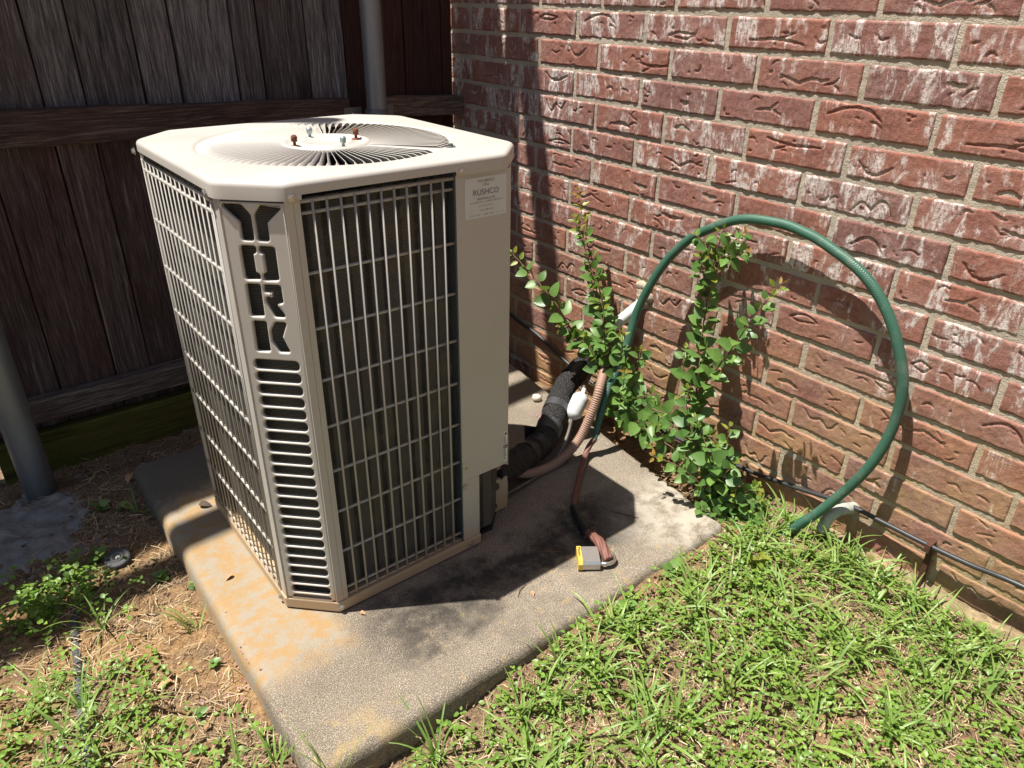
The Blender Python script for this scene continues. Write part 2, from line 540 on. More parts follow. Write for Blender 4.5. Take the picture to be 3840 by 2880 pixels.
M['ink'] = m_plain('grey_ink', (.17, .17, .165), .7); M['black_ink'] = m_plain('black_ink', (.03, .03, .032), .6)
M['white_ink'] = m_plain('white_print', (.75, .75, .72), .6)
M['hose'] = m_hose(); M['insul'] = m_insul()
M['tape'] = m_plain('black_tape', (.014, .014, .016), .42, bump=.3, scale=60)
M['band'] = m_plain('grey_tape_band', (.045, .045, .048), .5)
M['conduit'] = m_plain('brown_corrugated_conduit', (.30, .185, .135), .6, var=.25, scale=40)
M['copper'] = m_plain('dull_copper_line', (.15, .135, .115), .5, .4, .3)
M['white_metal'] = m_plain('white_canister', (.62, .64, .63), .45, var=.15, scale=40)
M['pvc'] = m_plain('white_plastic_pipe', (.66, .66, .66), .4, var=.08)
M['rust_cable'] = m_plain('rust_red_cable', (.17, .072, .052), .65, .1, .3, 90)
M['black_cable'] = m_plain('black_sheath', (.03, .031, .034), .42)
M['lock'] = m_plain('laminated_steel', (.55, .54, .51), .34, .8, .12, 90, .1)
M['shackle'] = m_plain('shackle_steel', (.62, .60, .54), .25, .9)
M['yellow'] = m_plain('yellow_bumper', (.62, .42, .07), .5, var=.25, scale=120)
M['elbow'] = m_plain('weathered_white_pipe', (.36, .37, .32), .8, var=.5, scale=60)
M['stone'] = m_plain('pale_stone', (.62, .57, .47), .9, var=.2, scale=50, bump=.4)
M['rubber'] = m_plain('black_rubber', (.055, .057, .06), .7, var=.4, scale=90)
M['drip'] = m_plain('grey_drip_tube', (.065, .072, .07), .7, var=.35, scale=60)
M['valve'] = m_plain('grey_valve_metal', (.075, .078, .078), .6, .2, .3)
M['leaf'] = m_leaf('myrtle_leaf', (.075, .165, .040), (.165, .29, .065), trans=.26)
M['young'] = m_leaf('young_leaf', (.17, .27, .035), (.30, .30, .05), trans=.35)
M['red_tip'] = m_leaf('reddish_tip', (.30, .16, .03), (.33, .22, .05), trans=.3)
M['stem'] = m_plain('red_brown_stem', (.15, .075, .045), .7, var=.3, scale=60)
M['weed'] = m_leaf('ground_weed_leaf', (.10, .205, .030), (.24, .37, .06), 'tint', .28)
M['grass'] = m_leaf('grass_blade', (.14, .26, .055), (.32, .43, .11), 'tint', .3)
M['straw'] = m_tint('dry_straw', (.26, .18, .10), (.58, .46, .29))
M['crumb'] = m_tint('soil_crumb', (.16, .085, .04), (.56, .35, .17))
M['litter'] = m_tint('dead_leaf_flakes', (.07, .042, .028), (.30, .18, .10))
M['petal'] = m_tint('pink_petals', (.33, .13, .19), (.52, .26, .33))
M['dead'] = m_plain('dead_leaf', (.40, .22, .11), .8, var=.4, scale=80)
M['dead_dark'] = m_plain('dark_dead_leaf', (.07, .045, .03), .8, var=.4, scale=80)

# ------------------------------------------------------------------ ground


def gz(x, y):
    x = np.asarray(x, float); y = np.asarray(y, float)
    z = -.068 + 0 * x
    z = z + .050 * sstep((1.18 - x) / .6) * np.exp(-((y - .93) / .28) ** 2) * (y > .5)
    z = z + .022 * sstep((.5 - x) / .5) * sstep((y - .9) / .3)
    z = z - .025 * sstep((-.25 - y) / .25)
    z = z + .016 * (lattice(x, y, 4.2, 3) - .5) + .012 * (lattice(x, y, 14, 5) - .5) + .009 * (lattice(x, y, 45, 8) - .5) + .004 * (lattice(x, y, 85, 9) - .5)
    return z


def axis_pts(lo, hi, step, far):
    a = list(np.arange(lo, hi, step))
    s = step; x = lo
    left = []
    while x > -far:
        s *= 1.35; x -= s; left.append(x)
    s = step; x = a[-1]; right = []
    while x < far:
        s *= 1.35; x += s; right.append(x)
    return np.array(left[::-1] + a + right)


gx = axis_pts(-.1, 2.1, .0115, 40); gy = axis_pts(-.75, 2.0, .0115, 40)
GX, GY = np.meshgrid(gx, gy, indexing='ij')
GZ = gz(GX, GY)
nx, ny = GX.shape
idx = np.arange(nx * ny).reshape(nx, ny)
quads = np.stack([idx[:-1, :-1], idx[1:, :-1], idx[1:, 1:], idx[:-1, 1:]], -1).reshape(-1, 4)
me = bpy.data.meshes.new('ground')
me.from_pydata(np.stack([GX, GY, GZ], -1).reshape(-1, 3).tolist(), [], quads.tolist())
me.polygons.foreach_set('use_smooth', [True] * len(me.polygons))
me.materials.append(M['ground'])
ground = link('ground', me)
tag(ground, 'orange clay soil with dry litter', None, None, 'structure')
del ground['label']

# ------------------------------------------------------------------ concrete pad


def rounded_slab(x0, x1, y0, y1, z0, z1, r=.022, draft=.008, nx=60, ny=60, rough=.0016):
    xs = np.r_[np.linspace(x0, x0 + r, 6)[:-1], np.linspace(x0 + r, x1 - r, nx), np.linspace(x1 - r, x1, 6)[1:]]
    ys = np.r_[np.linspace(y0, y0 + r, 6)[:-1], np.linspace(y0 + r, y1 - r, ny), np.linspace(y1 - r, y1, 6)[1:]]
    X, Y = np.meshgrid(xs, ys, indexing='ij')
    dx = np.minimum(X - x0, x1 - X); dy = np.minimum(Y - y0, y1 - Y)
    ex = np.clip(r - dx, 0, r); ey = np.clip(r - dy, 0, r)
    e = np.clip(np.sqrt(ex ** 2 + ey ** 2), 0, r)
    Z = z1 - (r - np.sqrt(np.maximum(r * r - e * e, 0)))
    edge = (dx < r) | (dy < r)
    # corners: pull inside the radius
    cxm = np.where(X < (x0 + x1) / 2, x0 + r, x1 - r); cym = np.where(Y < (y0 + y1) / 2, y0 + r, y1 - r)
    q = np.sqrt(ex ** 2 + ey ** 2)
    k = np.where(q > r, r / np.maximum(q, 1e-9), 1)
    X = np.where(ex > 0, cxm + (X - cxm) * k, X); Y = np.where(ey > 0, cym + (Y - cym) * k, Y)
    amp = np.where(edge, 2.2, .5) * rough
    Z = Z + amp * (lattice(X, Y, 30, 11) - .5) + amp * .8 * (lattice(X, Y, 80, 12) - .5)
    X = X + np.where(edge, 1, 0) * .004 * (lattice(X, Y, 18, 13) - .5); Y = Y + np.where(edge, 1, 0) * .004 * (lattice(Y, X, 18, 14) - .5)
    tx = np.clip((x1 - X) / (x1 - x0), 0, 1)
    X = X - tx * .118 * np.clip((.88 - Y) / .86, 0, 1.25)
    n, m = X.shape
    vs = np.stack([X, Y, Z], -1).reshape(-1, 3).tolist()
    ii = np.arange(n * m).reshape(n, m)
    fs = np.stack([ii[:-1, :-1], ii[1:, :-1], ii[1:, 1:], ii[:-1, 1:]], -1).reshape(-1, 4).tolist()
    rim = list(ii[:, 0]) + list(ii[-1, 1:]) + list(ii[-2::-1, -1]) + list(ii[0, -2:0:-1])
    b = len(vs)
    c = np.array([(x0 + x1) / 2, (y0 + y1) / 2])
    for t, i in enumerate(rim):
        p = vs[i]; d = np.array(p[:2]) - c
        vs.append((p[0] + np.sign(d[0]) * 0, p[1], z0))
    L = len(rim)
    fs += [(rim[t], b + t, b + (t + 1) % L, rim[(t + 1) % L]) for t in range(L)]
    return vs, fs


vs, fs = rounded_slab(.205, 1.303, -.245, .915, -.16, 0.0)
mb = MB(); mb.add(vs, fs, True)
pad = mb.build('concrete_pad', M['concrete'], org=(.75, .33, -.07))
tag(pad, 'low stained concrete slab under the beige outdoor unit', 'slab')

# ------------------------------------------------------------------ brick wall
H = .0762; BL = .25145; S0 = .56340; TB = .0913; ZB = 1.1211
wall = thing('brick_wall', 'red brick house wall with white lime streaks on the right', 'wall', (0, 0, -.1))
bw, bh, bd = BL - .0100, H - .0100, .05
NXB, NZB = 92, 28


def brick_mesh(seed, w):
    g = np.random.default_rng(seed)
    nx_ = max(10, int(NXB * w / bw)); nz_ = NZB
    u = np.linspace(-w / 2, w / 2, nx_); v = np.linspace(-bh / 2, bh / 2, nz_)
    U, V = np.meshgrid(u, v, indexing='ij')
    depth = np.zeros_like(U)

    def stroke(pts, wid, dep, soft=.6):
        nonlocal depth
        P = spline([(a, b, 0) for a, b in pts], 40)[:, :2]
        d = np.full(U.shape, 9.0)
        tt = np.zeros(U.shape)
        for i in range(len(P) - 1):
            a = P[i]; b = P[i + 1]; ab = b - a; L2 = max(ab @ ab, 1e-12)
            t = np.clip(((U - a[0]) * ab[0] + (V - a[1]) * ab[1]) / L2, 0, 1)
            q = np.hypot(U - a[0] - t * ab[0], V - a[1] - t * ab[1])
            m = q < d
            d = np.where(m, q, d); tt = np.where(m, (i + t) / (len(P) - 1), tt)
        wv = .74 * wid * (.55 + .45 * np.sin(np.pi * tt)) * (.85 + .3 * lattice(U * 60 + seed, V * 60, 1, seed))
        k = np.clip(1 - d / wv, 0, 1)
        depth = np.maximum(depth, .62 * dep * np.minimum(1, k * 2.4))

    def rx(a=-.5, b=.5): return g.uniform(a, b) * w
    kind = int(g.choice([0, 1, 2, 3, 4, 5, 6, 6, 7, 7, 7, 2]))
    n_long = 0 if kind == 7 else 1
    for _ in range(n_long):
        cx = rx(-.2, .2); cz = g.uniform(-.016, .016); L = g.uniform(.05, .16); hgt = g.uniform(.008, .02) * g.choice([-1, 1])
        cx = rx(-.3, .3)
        if kind in (0, 3):      # two joined waves
            sgn = g.choice([-1, 1])
            stroke([(cx - L / 2, cz - sgn * .012), (cx - L * .3, cz + sgn * hgt * .5), (cx - L * .08, cz + sgn * .002), (cx - L * .02, cz - sgn * .002), (cx + L * .2, cz + sgn * hgt), (cx + L * .36, cz + sgn * hgt * .7), (cx + L / 2, cz - sgn * .010)], .0046, .0062)
        elif kind == 1:    # leaf outline
            L *= .62
            stroke([(cx - L / 2, cz), (cx - L * .15, cz + hgt * .62), (cx + L * .15, cz + hgt * .5), (cx + L / 2, cz + .004)], .0042, .006)
            stroke([(cx - L / 2, cz), (cx - L * .1, cz - hgt * .35), (cx + L * .2, cz - hgt * .45), (cx + L / 2, cz + .004)], .0036, .005)
        elif kind == 2:         # forked twig
            stroke([(cx - L * .45, cz), (cx, cz + .004), (cx + L * .4, cz + hgt * .2)], .0042, .006)
            stroke([(cx, cz + .004), (cx + L * .12, cz - hgt * .6), (cx + L * .25, cz - hgt)], .0038, .005)
        elif kind in (4, 5):    # long arc
            stroke([(cx - L * .45, cz - .008), (cx - L * .1, cz + hgt * .6), (cx + L * .2, cz + hgt * .5), (cx + L * .45, cz - .012)], .0046, .0062)
        else:                   # deep gouge
            stroke([(cx - L * .2, cz), (cx, cz + .003), (cx + L * .2, cz - .002)], .0085, .007)
    for _ in range(int((2 + g.integers(0, 3)) * max(.4, w / bw))):
        cx = rx(-.45, .45); cz = g.uniform(-.024, .024); a = g.uniform(-.7, .7); L = g.uniform(.012, .036); bend = g.uniform(-.008, .008)
        c, s_ = math.cos(a), math.sin(a)
        stroke([(cx - c * L / 2, cz - s_ * L / 2), (cx - s_ * bend, cz + c * bend), (cx + c * L / 2, cz + s_ * L / 2)], g.uniform(.0026, .0040), g.uniform(.0035, .005))
    for _ in range(g.integers(0, 3)):
        cx = rx(-.45, .45); cz = g.uniform(-.02, .02); r = g.uniform(.0028, .005)
        d = np.hypot((U - cx), (V - cz) * 1.4)
        depth = np.maximum(depth, .0045 * np.clip(1.6 - 1.6 * d / r, 0, 1))
    e = np.minimum(np.minimum(U + w / 2, w / 2 - U), np.minimum(V + bh / 2, bh / 2 - V))
    jag = .0022 + .0026 * lattice(U, V, 150, seed + 40)
    depth = depth + .0032 * np.clip(1 - e / jag, 0, 1) ** 1.5
    depth = depth + .0011 * (lattice(U, V, 35, seed + 50) - .5) + .0009 * (lattice(U, V, 120, seed + 60) - .5)
    X = -depth
    # ragged outline
    edge = np.clip(1 - e / .006, 0, 1)
    V2 = V * (1 - edge * .0) + np.sign(V) * (-.0022) * lattice(U, V * 0 + seed, 70, seed + 70) * (np.abs(V) > bh * .4)
    U2 = U + np.sign(U) * (-.0015) * lattice(U * 0 + seed, V, 70, seed + 80) * (np.abs(U) > w * .49)
    n, m = U.shape
    vs = np.stack([X, U2, V2], -1).reshape(-1, 3)
    ii = np.arange(n * m).reshape(n, m)
    fs = np.stack([ii[:-1, :-1], ii[1:, :-1], ii[1:, 1:], ii[:-1, 1:]], -1).reshape(-1, 4).tolist()
    rim = list(ii[:, 0]) + list(ii[-1, 1:]) + list(ii[-2::-1, -1]) + list(ii[0, -2:0:-1])
    vs = vs.tolist(); b = len(vs); L = len(rim)
    for i in rim: vs.append((-bd, vs[i][1], vs[i][2]))
    fs += [(rim[t], b + t, b + (t + 1) % L, rim[(t + 1) % L]) for t in range(L)]
    me = bpy.data.meshes.new('brick')
    me.from_pydata(vs, [], fs)
    me.polygons.foreach_set('use_smooth', [True] * (len(fs) - L) + [False] * L)
    me.materials.append(M['brick'])
    return me


BM = [brick_mesh(20 + i, bw) for i in range(46)]
rb = random.Random(11)
n_b = 0
WY0, WY1 = -.95, 2.35
last = -1
for k in range(-2, 17):
    zc = ZB - (k - .5) * H
    i0 = int(math.floor((WY0 - S0) / BL)) - 1
    for i in range(i0, i0 + 16):
        ya = S0 + i * BL + (TB if k % 2 == 0 else 0); yb_ = ya + BL
        if yb_ < WY0 + .05 or ya > WY1 - .05: continue
        t = rb.randrange(len(BM))
        if t == last: t = (t + 3) % len(BM)
        last = t
        o = bpy.data.objects.new('brick', BM[t])
        o.parent = wall
        o.location = (rb.uniform(-.0006, .0016), (ya + yb_) / 2 + rb.uniform(-.001, .001), zc + rb.uniform(-.0012, .0012) + .1)
        o.rotation_euler = (math.pi * rb.randrange(2) + rb.uniform(-.006, .006), 0, 0)
        COL.objects.link(o)
        n_b += 1
# mortar sheet behind the brick faces
ys = np.linspace(WY0, WY1, 420); zs_ = np.linspace(-.22, ZB + 2.5 * H, 190)
Y, Z = np.meshgrid(ys, zs_, indexing='ij')
X = -.0027 + .0016 * (lattice(Y, Z, 60, 21) - .5) + .0014 * (lattice(Y, Z, 160, 22) - .5) + .0010 * (lattice(Y, Z, 9, 23) - .5)
n, m = X.shape
ii = np.arange(n * m).reshape(n, m)
mb = MB()
mb.add(np.stack([X, Y, Z], -1).reshape(-1, 3).tolist(), np.stack([ii[:-1, :-1], ii[1:, :-1], ii[1:, 1:], ii[:-1, 1:]], -1).reshape(-1, 4).tolist(), True)
mb.box((-.20, WY0, -.22), (-.052, WY1, ZB + 2.5 * H))
mb.build('mortar', M['mortar'], wall)
# wall above and beyond the frame: one joined part
mb = MB()
mb.box((-.2, WY0, ZB + 2.5 * H + .001), (-.012, 3.2, 2.5)); mb.box((-.2, WY1 + .001, -.22), (-.012, 3.2, ZB + 2.5 * H))
up = mb.build('upper_mortar', M['mortar'], wall)
mb = MB()
for k in range(-20, 17):
    z0 = ZB - k * H + .005; z1 = z0 + bh
    if z1 > 2.49: continue
    for i in range(-7, 12):
        ya = S0 + i * BL + (TB if k % 2 == 0 else 0) + .005
        if ya + bw > 3.18 or ya < WY0: continue
        if z0 > ZB + 2.5 * H or ya > WY1: mb.box((-.06, ya, z0), (0, ya + bw, z1))
tag(mb.build('upper_brickwork', M['brick'], wall), kind='stuff')

# sloping mortar squeeze at the foot of the wall
ys = np.linspace(.80, 1.62, 160); ts = np.linspace(0, 1, 16)
Y, T = np.meshgrid(ys, ts, indexing='ij')
wd = .86 * (.035 + .06 * np.exp(-((Y - 1.02) / .20) ** 2) + .035 * np.exp(-((Y - 1.3) / .12) ** 2)) * (.75 + .5 * lattice(Y, Y * 0, 22, 31)) * sstep((Y - .8) / .06) * sstep((1.62 - Y) / .08)
X = T * wd + .004 * (lattice(Y, T, 90, 33) - .5) * (T > .05)
Z = -.012 - .085 * T ** .9 + .012 * (lattice(Y * 6, T * 1.5, 5, 32) - .5) + .007 * (lattice(Y, T * .3, 120, 34) - .5) + .006 * (lattice(Y, T, 60, 35) - .5) - .05 * (1 - sstep((Y - .8) / .08))
n, m = X.shape
ii = np.arange(n * m).reshape(n, m)
mb = MB(); mb.add(np.stack([X, Y, Z], -1).reshape(-1, 3).tolist(), np.stack([ii[:-1, :-1], ii[1:, :-1], ii[1:, 1:], ii[:-1, 1:]], -1).reshape(-1, 4).tolist(), True)
tag(mb.build('mortar_ledge', M['ledge'], org=(.03, 1.2, -.08)), 'rough tan ledge of spilled mortar sloping along the foot of the brick wall', 'ledge')

# ------------------------------------------------------------------ fence
fence = thing('wooden_fence', 'dark weathered wooden fence with steel posts behind the outdoor unit', 'fence', (1.2, -.53, -.09))
edges = [.012, .055, .20, .41, .53, .67, .745, .905, 1.0, 1.145, 1.24, 1.387, 1.53, 1.665]
while edges[-1] < 3.7: edges.append(edges[-1] + .142 + .008 * math.sin(edges[-1] * 40))


def f_top(x): return 2.237 + .37 * x  # unseen picket tops, raked to shape the fence's cast shadow


for i in range(len(edges) - 1):
    a, b = edges[i], edges[i + 1]
    ov = -.0026
    y1 = -.531 - random.choice((0, .002, .004, .006))
    mb = MB()
    n = 8
    dj = [random.uniform(-.0012, .0012) for _ in range(n + 1)]
    zb_, zt_ = -.012 + random.uniform(-.006, .006), f_top((a + b) / 2)
    zz = [zb_ + (zt_ - zb_) * t for t in (0, .05, .12, .2, .28, .36, .45, .7, 1)]
    vs = []
    for q, z in enumerate(zz):
        x0, x1 = a - ov + dj[q], b + ov + dj[(q * 3) % 9]
        zz0 = z if q < 8 else f_top(x0)
        vs += [(x0, y1 - .015, z), (x1, y1 - .015, z), (x1, y1 + dj[q] * .8, z), (x0, y1 + dj[-q] * .8, z)]
    fs = []
    for q in range(8):
        for c in range(4):
            fs.append((q * 4 + c, q * 4 + (c + 1) % 4, q * 4 + 4 + (c + 1) % 4, q * 4 + 4 + c))
    fs += [(3, 2, 1, 0), (32, 33, 34, 35)]
    mb.add(vs, fs)
    mb.build('picket', M['picket_red'] if b < .42 else M['picket'], fence)
    if i:  # strip added behind each gap so the seam stays dark
        mb = MB(); mb.prism([(a - .022, -.012), (a + .022, -.012), (a + .022, f_top(a) - .03), (a - .022, f_top(a) - .03)], -.572, -.557)
        mb.v = [(p[0], p[2], p[1]) for p in mb.v]
        mb.build('gap_backing', M['picket_red'], fence)


def rail(name, x0, x1, zb0, zb1, h0, h1, y0, y1, m, bev=.004):
    """board along x: bottom z at x0/x1 and height"""
    mb = MB(); n = 14
    vs = []; fs = []
    for q in range(n + 1):
        t = q / n; x = x0 + (x1 - x0) * t
        zb_ = zb0 + (zb1 - zb0) * t + random.uniform(-.0012, .0012); zt_ = zb_ + h0 + (h1 - h0) * t + random.uniform(-.0015, .0015)
        yy = random.uniform(-.0008, .0008)
        vs += [(x, y0, zb_), (x, y1 + yy - .004, zb_), (x, y1 + yy, zb_ + .004), (x, y1 + yy, zt_ - .004), (x, y1 + yy - .004, zt_), (x, y0, zt_)]
    for q in range(n):
        for c in range(6):
            fs.append((q * 6 + c, q * 6 + (c + 1) % 6, q * 6 + 6 + (c + 1) % 6, q * 6 + 6 + c))
    fs += [tuple(range(5, -1, -1)), tuple(n * 6 + c for c in range(6))]
    mb.add(vs, fs)
    return mb.build(name, m, fence)


rail('rail', .002, .30, .785, .802, .061, .058, -.530, -.487, M['rail'])
rail('rail', .43, 3.6, .782, .865, .083, .095, -.530, -.487, M['rail'])
rail('rail', .05, 3.6, .068, .078, .072, .066, -.530, -.489, M['rail'])
rail('kick_board', .03, 1.585, -.125, -.125, .158, .164, -.530, -.492, M['kick'])
rail('rail', .30, 3.6, 1.55, 1.62, .09, .09, -.530, -.487, M['rail'])
# unseen sloping board added above the pickets to cast a band of shadow
mb = MB()
mb.prism([(.42, 2.62 + .335 * .42), (3.4, 2.62 + .335 * 3.4), (3.4, 2.90 + .365 * 3.4), (.42, 2.90 + .365 * .42)], -.02, .02)
mb.v = [(p[0], -.53 + p[2], p[1]) for p in mb.v]
mb.build('shadow_board', M['rail'], fence)
for (px, py, r, zt_) in ((.366, -.438, .031, 2.9), (1.512, -.372, .0385, 3.2)):
    mb = MB()
    mb.tube([(px + .004 * math.sin(i), py, -.2 + (zt_ + .2) * i / 12) for i in range(13)], r, 28, rfun=lambda a, s: 1 - .012 * (abs(a - .9) < .12))
    po = mb.build('fence_post', M['galv'], fence)
    if px < 1:
        mb = MB()
        mb.tube([(px, py, .795), (px, py, .835)], r + .004, 28)
        mb.box((px - r - .055, -.4865, .795), (px - r + .004, -.482, .838)); mb.box((px + r - .004, -.4865, .795), (px + r + .055, -.482, .838))
        br = mb.build('bracket', M['bracket'], po)
        for dx in (-.055, .055):
            mb = MB(); mb.lathe([(.0, .006), (.006, .005), (.007, 0)], (px + math.copysign(.058, dx), -.4818, .817), (0, 1, 0), 8)
            mb.build('bolt', M['zinc'], po)

# cement collar at the foot of the left post, breaking up into the soil
u_ = np.linspace(-1, 1, 90)
U, V = np.meshgrid(u_, u_, indexing='ij')
X = 1.60 + .24 * U; Y = -.19 + .25 * V
rr = np.hypot(U, V)
msk = (1 - sstep((rr - .45) / .5)) + .9 * (lattice(X, Y, 16, 44) - .5) + .45 * (lattice(X, Y, 45, 45) - .5)
Z = gz(X, Y) + .022 * np.clip(msk - .42, -.6, .45) + .0035 * (lattice(X, Y, 120, 46) - .5) + .003 * (lattice(X, Y, 60, 47) - .5)
ii = np.arange(90 * 90).reshape(90, 90)
mb = MB(); mb.add(np.stack([X, Y, Z], -1).reshape(-1, 3).tolist(), np.stack([ii[:-1, :-1], ii[1:, :-1], ii[1:, 1:], ii[:-1, 1:]], -1).reshape(-1, 4).tolist(), True)
tag(mb.build('cement_collar', M['footing'], org=(1.6, -.2, -.07)), 'grey crumbling cement patch around the foot of the left steel post', 'footing')

# ------------------------------------------------------------------ outdoor unit
XA, XB, YA, YB, CH, INS = .5835, 1.1851, 0.0, .6082, .08506, .0072
AX, AY = (XA + XB) / 2, (YA + YB) / 2
HX, HY = (XB - XA) / 2, (YB - YA) / 2
HD = (HX + HY - CH) / math.sqrt(2)
ac = thing('air_conditioner', 'tall beige outdoor air conditioner unit standing on the concrete slab', 'air conditioner', (AX, AY, 0))


def oct_r(th, inset, pw=90):
    s_ = 0.0
    for i in range(8):
        ph = i * math.pi / 4
        h = (HX, HD, HY, HD)[i % 4] - inset
        c = math.cos(th - ph)
        if c > 0: s_ += (c / h) ** pw
    return s_ ** (-1 / pw)


def oct_poly(inset):
    hx, hy, c = HX - inset, HY - inset, CH - inset * (2 - math.sqrt(2))
    return [(AX + a, AY + b) for a, b in ((hx, -hy + c), (hx, hy - c), (hx - c, hy), (-hx + c, hy), (-hx, hy - c), (-hx, -hy + c), (-hx + c, -hy), (hx - c, -hy))]


ZT, ZS, ZARCH = .8925, .8635, .8715
# --- top cover
ths = set(np.linspace(0, 2 * math.pi, 240, endpoint=False).round(5))
sp = []
for (x, y) in [(.783, YB), (.7835, YB), (1.0753, YB), (1.0748, YB), (XB, .0817), (XB, .0822), (XB, .4823), (XB, .4818), (XA, .085), (XA, .0855), (XA, .52), (XA, .5195), (.67, YA), (.6705, YA), (1.10, YA), (1.0995, YA)]:
    sp.append(round(math.atan2(y - AY, x - AX) % (2 * math.pi), 5))
for (x, y) in oct_poly(0): sp.append(round(math.atan2(y - AY, x - AX) % (2 * math.pi), 5))
ths = sorted(ths | set(sp))


def arch(x, y):
    if y > YB - .02 and .7833 < x < 1.075: return True
    if x > XB - .02 and .082 < y < .482: return True
    if y < YA + .02 and .6703 < x < 1.0997: return True
    return False


FR = .2415
rings = []
R0 = .0095
for kind, val, dz in ([('c', FR - .002, -.010), ('c', FR, -.003), ('c', FR + .004, -.0004), ('c', FR + .010, 0)] +
                      [('o', R0 * (1 - math.sin(a)), -R0 * (1 - math.cos(a))) for a in np.linspace(0, math.pi / 2, 7)] + [('s', 0, 0), ('s', .0016, 0), ('s', .0016, .012)]):
    row = []
    for th in ths:
        if kind == 'c': r_ = val; z = ZT + dz
        else:
            r_ = oct_r(th, val); z = ZT + dz
            if kind == 's':
                x, y = AX + r_ * math.cos(th), AY + r_ * math.sin(th)
                z = (ZARCH if arch(x, y) else ZS) + dz
        row.append((AX + r_ * math.cos(th), AY + r_ * math.sin(th), z))
    rings.append(row)
n = len(ths)
mb = MB()
vs = [p for r_ in rings for p in r_]
fs = []
for q in range(len(rings) - 1):
    for k in range(n):
        fs.append((q * n + k, (q + 1) * n + k, (q + 1) * n + (k + 1) % n, q * n + (k + 1) % n))
mb.add(vs, fs, True)
cover = mb.build('top_cover', M['paint'], ac)
cover.data.shade_smooth()
cover.data.set_sharp_from_angle(angle=math.radians(38))
# --- fan guard with louvres
ZF = .8895
mb = MB()
hubp = [(0, .001), (.040, .001), (.043, .0035), (.047, .0045), (.051, .0035), (.054, .0005), (.074, 0), (.078, .0045), (.083, .0050), (.0875, .001), (.0885, -.006), (.086, -.010), (0, -.010)]
mb.lathe(hubp, (AX, AY, ZF - .002), n=64)
a0 = math.radians(126.7)
e = Vector((math.cos(a0), math.sin(a0), 0)); t_ = Vector((-e.y, e.x, 0))
vs = []
for rr, hw in ((.082, .009), (.15, .010), (.22, .0135), (.2435, .020)):
    for s_, z in ((-1, -.007), (-1, 0), (1, 0), (1, -.007)):
        vs.append(Vector((AX, AY, ZF + z - .0005)) + e * rr + t_ * hw * s_)
fs = [(q * 4 + c, q * 4 + c + 1, q * 4 + 5 + c, q * 4 + 4 + c) for q in range(3) for c in range(3)]
mb.add(vs, fs, True)
fan = mb.build('fan_guard', M['paint'], ac, org=(AX, AY, ZF))
NL = 92
mb = MB()
rs = [.084, .10, .13, .16, .19, .212, .226, .235, .2425]
vs = []
for rr in rs:
    t = (rr - .084) / (.2425 - .084)
    be = math.radians(24 + 58 * sstep((t - .84) / .16))
    wdt = .0115 * (.8 + .5 * t)
    lip = .0003 + .0007 * t
    zo = -.0040 * (1 - .75 * sstep((t - .8) / .2))
    prof_ = [(-math.sin(be) * wdt * .5 * q + math.cos(be) * .0009 * (1 - q * q), math.cos(be) * wdt * .5 * q + math.sin(be) * .0009 * (1 - q * q) + zo) for q in (-1, 0, 1)]
    prof_ += [(prof_[2][0] - lip * .6, prof_[2][1] + .0004), (prof_[2][0] - lip * 1.15, prof_[2][1] - .0003)]
    for lat, zz in prof_: vs.append((rr, lat, zz))
fs = [(q * 5 + c, q * 5 + 5 + c, q * 5 + 6 + c, q * 5 + 1 + c) for q in range(len(rs) - 1) for c in range(4)]
mb.add(vs, fs, True)
lm = mb.mesh('louver', M['paint'])
for i in range(NL):
    ang = a0 + 2 * math.pi * (i + .5) / NL
    if abs(((ang - a0 + math.pi) % (2 * math.pi)) - math.pi) < .075: continue
    o = bpy.data.objects.new('louver', lm)
    o.parent = fan; o.rotation_euler = (0, 0, ang); o.location = (0, 0, 0)
    COL.objects.link(o)
# nuts on the hub
for ang, mk in ((0, 'rust'), (-90, 'nickel'), (180, 'rust'), (90, 'nickel')):
    a = math.radians(ang + 3)
    c = (AX + .067 * math.cos(a), AY + .067 * math.sin(a), ZF - .002)
    mb = MB()
    mb.lathe([(.009, 0), (.009, .002), (.0055, .003), (.0028, .0035), (.0028, .010)], c, n=12)
    mb.lathe([(.0, .0098), (.0062, .010), (.0062, .0155)], c, n=6, smooth=False)
    mb.lathe([(.0062, .0154), (.0058, .019), (.0042, .0215), (0, .0228)], c, n=14)
    tag(mb.build('cap_nut', M[mk], fan), 'rusty brown cap nut' if mk == 'rust' else 'pale galvanised cap nut')
mb = MB()
mb.lathe([(.011, 0), (.011, .0015), (.006, .002), (.006, .006), (0, .0062)], (.722, .500, ZT), n=6, smooth=False)
mb.build('cover_screw', M['bracket'], ac)

# --- dark core and fin coil
mb = MB()
P = oct_poly(.030)
for i in range(8):
    if i in (3,): pass
    a, b = P[i], P[(i + 1) % 8]
    mb.add([(a[0], a[1], .02), (b[0], b[1], .02), (b[0], b[1], .86), (a[0], a[1], .86)], [(0, 1, 2, 3)])
mb.build('condenser_coil', M['coil'], ac)
mb = MB(); mb.prism(oct_poly(.05), .028, .50)  # near-black filler standing in for the unlit inside of the unit
mb.build('dark_filler', M['dark'], ac)
mb = MB(); mb.lathe([(0, .0), (.07, 0), (.075, -.02), (.075, -.12), (0, -.13)], (AX, AY, ZF - .03), n=24)
mb.build('fan_motor', M['dark'], ac)
# --- base pan: octagon cut at the service corner
b0 = oct_poly(INS - .003)
base = [b0[0], b0[1], b0[2], (.7325, b0[2][1]), (.7325, .50), (XA + INS, .50), b0[5], b0[6], b0[7]]
mb = MB(); mb.prism(base, .004, .0295)
mb.build('base_pan', M['base'], ac, bevel=.003)
mb = MB(); mb.prism(oct_poly(.03), 0.0, .006)
mb.build('skid', M['dark'], ac)

